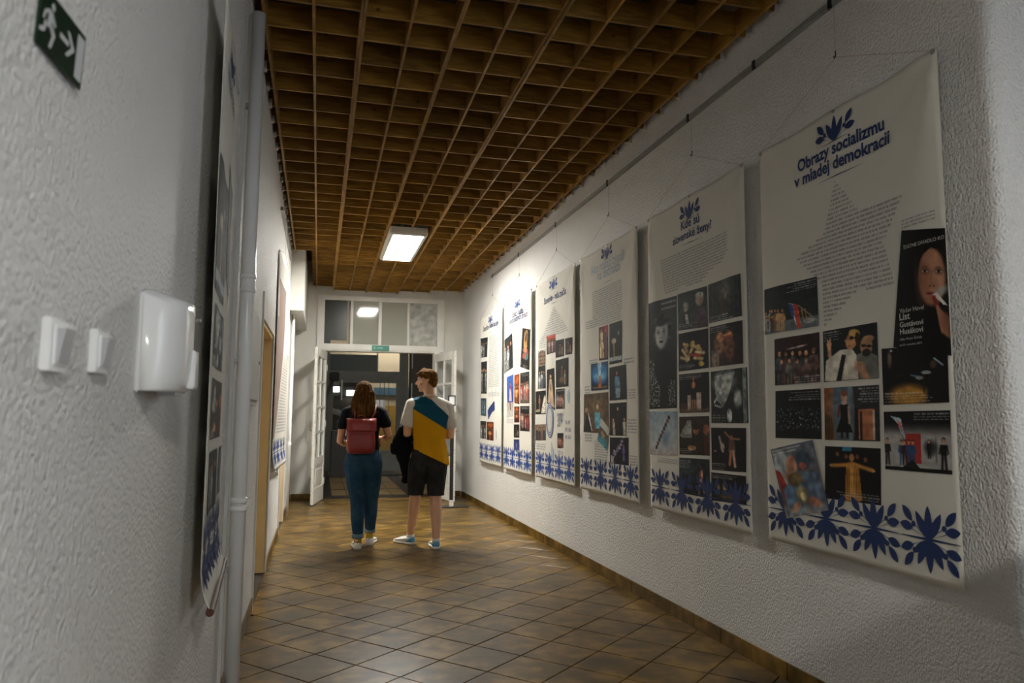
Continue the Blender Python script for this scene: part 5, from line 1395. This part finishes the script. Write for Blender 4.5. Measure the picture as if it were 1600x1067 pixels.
M['whitetee'] = denim('white_cotton', 'ccc6bc', 'ded9d0', 'e8e4dc')
M['leather'] = simple('red_leather', rgb('8e2c28'), .38, .14, 9, .004)
M['leather2'] = simple('red_leather_flap', rgb('963330'), .34, .12, 9, .003)
M['strap'] = simple('orange_brown_strap', rgb('9a4a26'), .5, .1, 30)
M['shoe'] = simple('white_shoe_canvas', rgb('e6e6e3'), .55, .04, 30)
M['sole'] = simple('white_rubber_sole', rgb('d4d4d0'), .5, .04, 30)
M['solegrey'] = simple('dark_sole', rgb('2a3036'), .6, .04, 30)
M['heelblue'] = simple('blue_heel_cloth', rgb('5aa2cf'), .6, .08, 20)
M['sock'] = None
def mat_sock():
    k = NT('yellow_patterned_sock'); n = k.noise(k.coord(), 70, 2)
    k.base(k.ramp(n, [(.42, rgb('8a7a2a')), (.5, rgb('d8a824')), (.62, rgb('6a7a3a'))])); k.rough(.8); return k.m
M['sock'] = mat_sock()
def mat_teeback():
    k = NT('colour_block_shirt'); co = k.coord(); sp = k.n('ShaderNodeSeparateXYZ'); k.l(co, sp.inputs[0])
    x, z = sp.outputs[0], sp.outputs[2]
    # blue band: below z = 1.545 - .92 x ; yellow: below z = 1.30 - .56 x
    l1 = k.math('LESS_THAN', z, k.math('SUBTRACT', 1.520, k.math('MULTIPLY', x, .94)))
    l2 = k.math('LESS_THAN', z, k.math('SUBTRACT', 1.300, k.math('MULTIPLY', x, .60)))
    c = k.mix(l1, rgb('ded9d0'), rgb('12506a')); c = k.mix(l2, c, rgb('d8a010'))
    k.base(c); k.rough(.8); k.b.inputs['Specular IOR Level'].default_value = .2
    k.bump(k.noise(co, 9, 3), .02, .7); return k.m
M['teeback'] = mat_teeback()

def shoe(parent, x, y, rot, pitch, kind, z=0, roll=0):
    """sneaker pointing along local +Y; heel at origin"""
    Rm = Matrix.Translation(Vector((x, y, z))) @ Matrix.Rotation(math.radians(rot), 4, 'Z') @ Matrix.Rotation(math.radians(pitch), 4, 'X')
    def T(p): return tuple(Rm @ Vector(p))
    L = .265
    sec = [(-.010, .026, .055, .070), (.02, .034, .078, .082), (.07, .034, .078, .08), (.12, .036, .068, .07), (.18, .043, .056, .05), (.22, .040, .048, .045), (.25, .028, .040, .035), (.262, .012, .032, .028)]
    rings = []
    for (yy, hw, h, _) in sec:
        r = []
        for k in range(16):
            a = 2 * math.pi * k / 16; cx = math.cos(a); sz = math.sin(a)
            r.append(T((hw * (abs(cx) ** .7) * (1 if cx > 0 else -1), yy, .022 + (h - .022) * (.5 + .5 * sz) ** .8)))
        rings.append(r)
    MB().loft(rings).build('upper', 'shoe', parent, smooth=True)
    rings = []
    for (yy, hw, h, _) in sec:
        r = []
        for k in range(16):
            a = 2 * math.pi * k / 16; cx = math.cos(a); sz = math.sin(a)
            r.append(T(((hw + .006) * (abs(cx) ** .5) * (1 if cx > 0 else -1), yy * 1.02 - .004, .0145 + .0145 * (abs(sz) ** .5) * (1 if sz > 0 else -1))))
        rings.append(r)
    MB().loft(rings).build('sole', 'sole' if kind == 'w' else 'shoe', parent, smooth=True)
    if kind == 'w':
        MB().loft([[T((.036 * math.cos(t), -.012 + q * .001, .045 + .02 * math.sin(t))) for t in [j * math.pi / 6 for j in range(12)]] for q in (0, 3)]).build('heel_tab', 'shoe', parent)
    else:
        rings = []
        for (yy, hw, h, _) in [(-.014, .022, .060, 0), (-.006, .033, .078, 0), (.03, .0365, .060, 0), (.07, .0365, .040, 0)]:
            rings.append([T(((hw + .0015) * (abs(math.cos(a)) ** .6) * (1 if math.cos(a) > 0 else -1), yy, .020 + (h - .018) * (.5 + .5 * math.sin(a)))) for a in [j * math.pi / 8 for j in range(16)]])
        MB().loft(rings).build('heel_counter', 'heelblue', parent, smooth=True)
        MB().box(-.001, .001, 0, .001, 0, .001)
    for k in range(4):
        yy = .11 + k * .022
        MB().tube([T((-.022, yy, .074 - k * .005)), T((0, yy + .004, .079 - k * .005)), T((.022, yy, .074 - k * .005))], .0028, 5).build('lace', 'shoe', parent)

# --- woman with the red backpack
wx, wy = .455, 7.80
t = thing('person', 'person walking away with long brown hair, black t-shirt, blue jeans and white sneakers', 'person', (wx, wy, 0))
WORLD.pop(t.name)
fc = (.05, 1, 0)
hc = (-.012, .0, 1.565)
body = head_hulls(hc, fc, .98) + limb(((-.01, -.01, 1.50), .052), ((-.005, -.02, 1.42), .052))
body += [[((-.14, -.01, 1.365), .05), ((.14, -.01, 1.365), .05), ((0, -.01, 1.40), .05)], [((-.10, 0, 1.33), (.07, .09, .08)), ((.10, 0, 1.33), (.07, .09, .08)), ((0, 0, 1.05), (.135, .085, .06))],
         [((0, 0, 1.05), (.135, .085, .06)), ((-.07, 0, .90), (.11, .10, .08)), ((.07, 0, .90), (.11, .10, .08))]]
Lw, Rw = (-.135, .21, 1.055), (.125, .20, 1.10)
body += limb(((-.165, -.01, 1.355), .052), ((-.215, -.03, 1.22), .045), ((-.238, -.035, 1.075), .036), ((-.19, .09, 1.045), .034), (Lw, .023))
body += limb(((.165, -.01, 1.355), .052), ((.215, -.03, 1.24), .045), ((.250, -.035, 1.125), .036), ((.20, .09, 1.085), .034), (Rw, .023))
body += hand(Lw, (.6, .75, .1), (-.3, .2, .9), .95, .55, -1) + hand(Rw, (-.75, .6, .15), (.3, .2, .9), .95, .5, 1)
body += limb(((-.085, 0, .86), .10), ((-.045, .0, .50), .060), ((-.05, -.03, .30), .055), ((-.040, -.075, .085), .036))
body += limb(((.085, 0, .86), .10), ((.085, .05, .50), .060), ((.09, .10, .30), .055), ((.095, .19, .085), .036))
bw = blob('body', body, 'skin', t, .0065, 3)
face_bits(bw, hc, fc, .98, 'hair_w')
# hair: crown, back fall and loose locks
hh = [[((-.010, -.015, 1.605), (.090, .100, .088)), ((-.012, -.055, 1.53), (.092, .065, .08))],
      [((-.012, -.060, 1.54), (.090, .062, .07)), ((-.03, -.095, 1.44), (.098, .045, .05))],
      [((-.03, -.10, 1.44), (.095, .042, .05)), ((-.02, -.115, 1.335), (.062, .026, .035))],
      [((-.085, -.03, 1.55), (.03, .05, .05)), ((-.115, -.05, 1.38), (.032, .035, .05))], [((.075, -.03, 1.55), (.028, .05, .05)), ((.080, -.07, 1.42), (.03, .035, .04))]]
rnd = random.Random(5)
for i in range(40):
    a = rnd.uniform(-1, 1); x0 = a * .098 - .012; yb = -.10 - .025 * (1 - a * a)
    z0 = rnd.uniform(1.46, 1.58); z1 = rnd.uniform(1.30, 1.40) + .03 * abs(a)
    hh.append([((x0, yb + .02, z0), .012), ((x0 * 1.1 - .012, yb + .012, (z0 + z1) / 2), .012)]); hh.append([((x0 * 1.1 - .012, yb + .012, (z0 + z1) / 2), .012), ((x0 * 1.15 + rnd.uniform(-.03, .02), yb, z1), .005)])
blob('hair', hh, 'hair_w', t, .0055, 2)
tee = [[((-.15, -.01, 1.372), .060), ((.15, -.01, 1.372), .060), ((0, -.015, 1.405), .062)], [((-.105, 0, 1.33), (.075, .10, .08)), ((.105, 0, 1.33), (.075, .10, .08)), ((0, 0, 1.08), (.150, .102, .06))],
       [((0, 0, 1.08), (.150, .102, .06)), ((0, 0, .98), (.168, .112, .05))]]
tee += limb(((-.17, -.01, 1.358), .064), ((-.218, -.03, 1.235), .062)) + limb(((.17, -.01, 1.358), .064), ((.218, -.03, 1.250), .062))
blob('tshirt', tee, 'blacktee', t, .0065, 3, cut=[(Vector((0, 0, .955)), Vector((0, 0, -1)))])
jn = [[((0, 0, 1.0), (.155, .105, .03)), ((-.075, -.01, .90), (.115, .115, .08)), ((.075, -.01, .90), (.115, .115, .08))], [((-.08, -.04, .86), (.105, .10, .09)), ((.08, -.04, .86), (.105, .10, .09))]]
jn += limb(((-.088, -.015, .84), .112), ((-.070, .0, .66), .098), ((-.045, .01, .48), .078), ((-.045, -.025, .28), .068), ((-.038, -.065, .145), .055), ((-.038, -.07, .11), .054))
jn += limb(((.088, -.015, .84), .112), ((.095, .03, .66), .098), ((.090, .06, .48), .078), ((.095, .11, .30), .068), ((.095, .165, .155), .055), ((.095, .17, .12), .054))
blob('jeans', jn, 'jeans', t, .0065, 3, cut=[(Vector((0, 0, .125)), Vector((0, 0, -1))), (Vector((0, 0, 1.02)), Vector((0, 0, 1)))])
for (x, y, z) in ((-.038, -.068, .128), (.095, .168, .150)):
    MB().tube([(x, y, z - .022), (x, y, z - .018), (x, y, z + .018), (x, y, z + .022)], [.052, .059, .060, .054], 20).build('cuff', 'jeans_cuff', t, smooth=True)
for sg in (-1, 1):
    MB().loft([[(sg * .078 + a * .05, -.118 - .012 * (1 - a * a) + o, zz) for a in (-1, -.5, 0, .5, 1)] + [(sg * .078 + a * .042, -.116 - .010 * (1 - a * a) + o, zz - .11) for a in (1, .5, 0, -.5, -1)] for zz, o in ((.90, 0), (.899, -.004))]).build('back_pocket', 'jeans', t)
MB().tube([(-.038, -.07, .05), (-.038, -.07, .125)], [.04, .038], 16).build('sock', 'sock', t, smooth=True)
MB().tube([(.095, .175, .05), (.095, .17, .145)], [.04, .038], 16).build('sock', 'sock', t, smooth=True)
shoe(t, -.040, -.112, 3, 0, 'w'); shoe(t, .088, .125, -14, 0, 'w')

# backpack, worn by the woman but a thing of its own
t = thing('backpack', 'red leather flap backpack worn by the person with long brown hair', 'backpack', (wx, wy - .2, .97))
def bp_ring(z, wxx, y0_, y1_, r=.03): 
    return [(wx - .038 + p[0], wy + p[1], z) for p in rrect(0, (y0_ + y1_) / 2, 0, wxx, y1_ - y0_, r)]
b = MB(); b.loft([bp_ring(.955, .225, -.24, -.14, .04), bp_ring(.965, .262, -.262, -.13, .05), bp_ring(1.0, .282, -.272, -.125, .05), bp_ring(1.08, .280, -.268, -.122, .045), bp_ring(1.16, .268, -.25, -.12, .04), bp_ring(1.215, .270, -.238, -.118, .035), bp_ring(1.262, .272, -.232, -.118, .03), bp_ring(1.285, .262, -.222, -.122, .03)])
b.build('body', 'leather', t, smooth=True)
fl = [(-.122, 1.296), (-.16, 1.306), (-.20, 1.304), (-.235, 1.292), (-.250, 1.268), (-.255, 1.235), (-.262, 1.195), (-.266, 1.176)]
b = MB(); rings = []
for (y, z) in fl: rings.append([(wx - .038 - .146, wy + y, z), (wx - .038 + .146, wy + y, z)])
vs = []; th = .006
for o in (0, th):
    for (y, z) in fl:
        for sx_ in (-1, -.5, 0, .5, 1): vs.append((wx - .038 + sx_ * .146, wy + y + (0 if z > 1.29 else o) , z - (o if z > 1.29 else 0)))
n = len(fl); fs = []
for j in range(n - 1):
    for i in range(4):
        a = j * 5 + i; fs.append((a, a + 1, a + 6, a + 5)); a += n * 5; fs.append((a, a + 5, a + 6, a + 1))
for j in range(n - 1):
    for e in (0, 4): a = j * 5 + e; fs.append((a, a + 5, a + 5 + n * 5, a + n * 5))
for i in range(4):
    fs.append((i, i + 1, i + 1 + n * 5, i + n * 5)); a = (n - 1) * 5 + i; fs.append((a, a + n * 5, a + 1 + n * 5, a + 1))
MB().add(vs, fs).build('flap', 'leather2', t, smooth=True)
MB().tube([(wx - .15, wy - .262, 1.150), (wx + .075, wy - .262, 1.150)], .0035, 6).build('seam', 'leather2', t)
for sg, x in ((-1, -.10), (1, .10)):
    MB().tube([(wx + x - .02 * sg - .02, wy - .125, 1.28), (wx + x, wy - .115, 1.37), (wx + x * 1.12, wy - .055, 1.438), (wx + x * 1.15, wy + .03, 1.435), (wx + x * 1.2, wy + .105, 1.35), (wx + x * 1.5, wy + .12, 1.15), (wx + x * 1.6, wy - .06, 1.02)], .009, 8).build('shoulder_strap', 'strap', t, smooth=True)
MB().tube([(wx - .075, wy - .13, 1.29), (wx - .07, wy - .135, 1.325), (wx - .038, wy - .137, 1.335), (wx - .005, wy - .135, 1.325), (wx, wy - .13, 1.29)], .007, 8).build('top_handle', 'strap', t, smooth=True)
MB().tube([(wx - .182, wy - .2, 1.19), (wx - .184, wy - .2, 1.13)], .006, 8).build('side_buckle', 'chrome', t)

# --- man with the colour-block shirt
mx, my = 1.105, 7.72
t = thing('person', 'person walking away in white, blue and yellow shirt, black shorts and blue-heeled sneakers, head turned left', 'person', (mx, my, 0))
t['label'] = 'person in white, blue and yellow shirt and black shorts walking away, head turned left'
WORLD.pop(t.name)
fc = (-.97, .25, 0); hc = (-.018, .0, 1.685)
body = head_hulls(hc, fc, 1.03) + limb(((.0, -.015, 1.62), .060), ((.015, -.02, 1.50), .064))
body += [[((-.15, 0, 1.45), .055), ((.18, 0, 1.43), .055), ((.01, -.01, 1.50), .05)], [((-.10, 0, 1.38), (.08, .10, .10)), ((.13, 0, 1.36), (.08, .10, .10)), ((.01, 0, 1.05), (.14, .095, .08))],
         [((.01, 0, 1.05), (.14, .095, .08)), ((-.06, 0, .93), (.10, .10, .07)), ((.08, 0, .93), (.10, .10, .07))]]
Lw, Rw = (-.20, .24, 1.16), (.16, .23, 1.12)
body += limb(((-.18, 0, 1.435), .058), ((-.215, -.02, 1.29), .050), ((-.215, -.03, 1.155), .043), ((-.215, .10, 1.15), .040), (Lw, .027))
body += limb(((.20, 0, 1.41), .058), ((.235, -.02, 1.27), .050), ((.232, -.03, 1.135), .043), ((.205, .10, 1.125), .040), (Rw, .027))
body += hand(Lw, (.25, .9, -.1), (-.2, .1, .9), 1.05, .7, -1) + hand(Rw, (-.5, .8, .1), (.2, .1, .9), 1.05, .5, 1)
body += limb(((-.085, 0, .90), .10), ((-.112, .06, .52), .060), ((-.118, .07, .42), .062), ((-.135, .14, .22), .047), ((-.140, .185, .09), .037))
body += limb(((.095, 0, .90), .10), ((.085, -.03, .52), .062), ((.085, -.06, .40), .066), ((.085, -.11, .22), .050), ((.078, -.135, .09), .038))
bm_ = blob('body', body, 'skin_m', t, .0065, 3)
face_bits(bm_, hc, fc, 1.03, 'hair_m')
f_ = Vector(fc).normalized(); s_ = f_.cross(Vector((0, 0, 1)))
def hp(a, b_, h): return tuple(Vector(hc) + f_ * a + s_ * b_ + Vector((0, 0, h)))
hm = [[(hp(-.022, 0, .060), (.092, .092, .080)), (hp(.020, 0, .078), (.080, .080, .058))],
      [(hp(-.055, 0, .02), (.062, .082, .065)), (hp(-.062, 0, -.035), (.042, .066, .030))],
      [(hp(.060, -.04, .085), .030), (hp(.078, .04, .080), .028), (hp(.03, 0, .115), .035)],
      [(hp(.072, -.035, .062), .022), (hp(.080, .035, .060), .020), (hp(.05, 0, .10), .03)], [(hp(-.02, .072, .045), .022), (hp(.03, .066, .07), .022), (hp(-.04, .06, .0), .025)], [(hp(-.02, -.072, .045), .022), (hp(.03, -.066, .07), .022), (hp(-.04, -.06, .0), .025)]]
rnd = random.Random(9)
for i in range(40):
    a = rnd.uniform(-1.2, 1.2); b0 = rnd.uniform(-.05, .05)
    hm.append([(hp(-.02 + b0, .06 * a, .12 - .03 * a * a), .010), (hp(.03 + b0 + rnd.uniform(0, .03), .075 * a, .10 - .04 * a * a + rnd.uniform(-.01, .012)), .006)])
blob('hair', hm, 'hair_m', t, .005, 1)
sh = [[((-.165, 0, 1.452), .062), ((.195, 0, 1.430), .062), ((.015, -.015, 1.495), .070)],
      [((-.11, 0, 1.38), (.085, .115, .10)), ((.15, 0, 1.36), (.085, .115, .10)), ((.015, -.005, 1.08), (.172, .122, .08))],
      [((.015, -.005, 1.10), (.172, .122, .08)), ((.030, -.005, .95), (.188, .145, .09))], [((.030, -.005, .95), (.188, .145, .09)), ((.035, -.005, .84), (.198, .152, .09))]]
hn = Vector((-.47, 0, -1)).normalized()
blob('shirt_body', sh, 'teeback', t, .0065, 3, cut=[(Vector((-.14, 0, .985)), hn)])
blob('sleeve', limb(((-.170, 0, 1.445), .072), ((-.212, -.02, 1.30), .073), ((-.222, -.025, 1.235), .074)), 'whitetee', t, .0065, 3, cut=[(Vector((-.22, 0, 1.225)), Vector((-.25, 0, -1)))])
blob('sleeve', limb(((.195, 0, 1.42), .072), ((.228, -.02, 1.28), .072), ((.236, -.025, 1.215), .072)), 'whitetee', t, .0065, 3, cut=[(Vector((.235, 0, 1.20)), Vector((.2, 0, -1)))])
MB().tube([(.012 + .074 * math.cos(a), -.016 + .068 * math.sin(a), 1.530 + .016 * math.sin(a + 3.14)) for a in [k * math.pi / 10 for k in range(21)]], .009, 8).build('collar', 'whitetee', t, smooth=True)
so = [[((.01, 0, 1.02), (.165, .115, .04)), ((-.075, -.01, .88), (.115, .12, .09)), ((.095, -.01, .88), (.115, .12, .09))]]
so += limb(((-.085, -.005, .84), .115), ((-.105, .03, .66), .098), ((-.112, .05, .55), .086), ((-.113, .055, .48), .084))
so += limb(((.100, -.005, .84), .115), ((.092, -.015, .66), .100), ((.086, -.03, .55), .090), ((.086, -.035, .47), .088))
blob('shorts', so, 'shorts', t, .0065, 3, cut=[(Vector((0, 0, .520)), Vector((0, 0, -1)))])
shoe(t, -.125, .135, 38, 0, 'm'); shoe(t, .078, -.185, 1, 0, 'm')
for (x, y) in ((-.140, .18), (.078, -.14)):
    MB().tube([(x, y, .06), (x, y, .10)], [.039, .040], 14).build('sock', 'shoe', t, smooth=True)
# jacket over his left forearm
t = thing('folded_jacket', 'black jacket draped over the left forearm of the person in the yellow shirt', 'jacket', (mx - .25, my + .1, .7))
jk = [[((-.225, .06, 1.19), (.085, .08, .06)), ((-.26, .12, 1.06), (.10, .075, .09))], [((-.26, .12, 1.07), (.10, .075, .10)), ((-.225, .10, .90), (.085, .06, .08))],
      [((-.22, .10, .92), (.085, .06, .08)), ((-.19, .09, .72), (.062, .04, .05))], [((-.15, .12, 1.1), (.07, .06, .08)), ((-.10, .14, .80), (.07, .04, .10))],
      [((-.33, .11, 1.02), .05), ((-.335, .10, .97), .042)], [((-.16, .11, .85), (.05, .04, .08)), ((-.215, .09, .66), (.045, .03, .03))]]
for H in jk:
    for i in range(len(H)):
        c, r = H[i]; H[i] = ((c[0] + mx, c[1] + my, c[2]), r)
o = blob('cloth', jk, 'jacket', None, .007, 3)
o.parent = t; o.matrix_parent_inverse = WORLD[t.name].inverted()
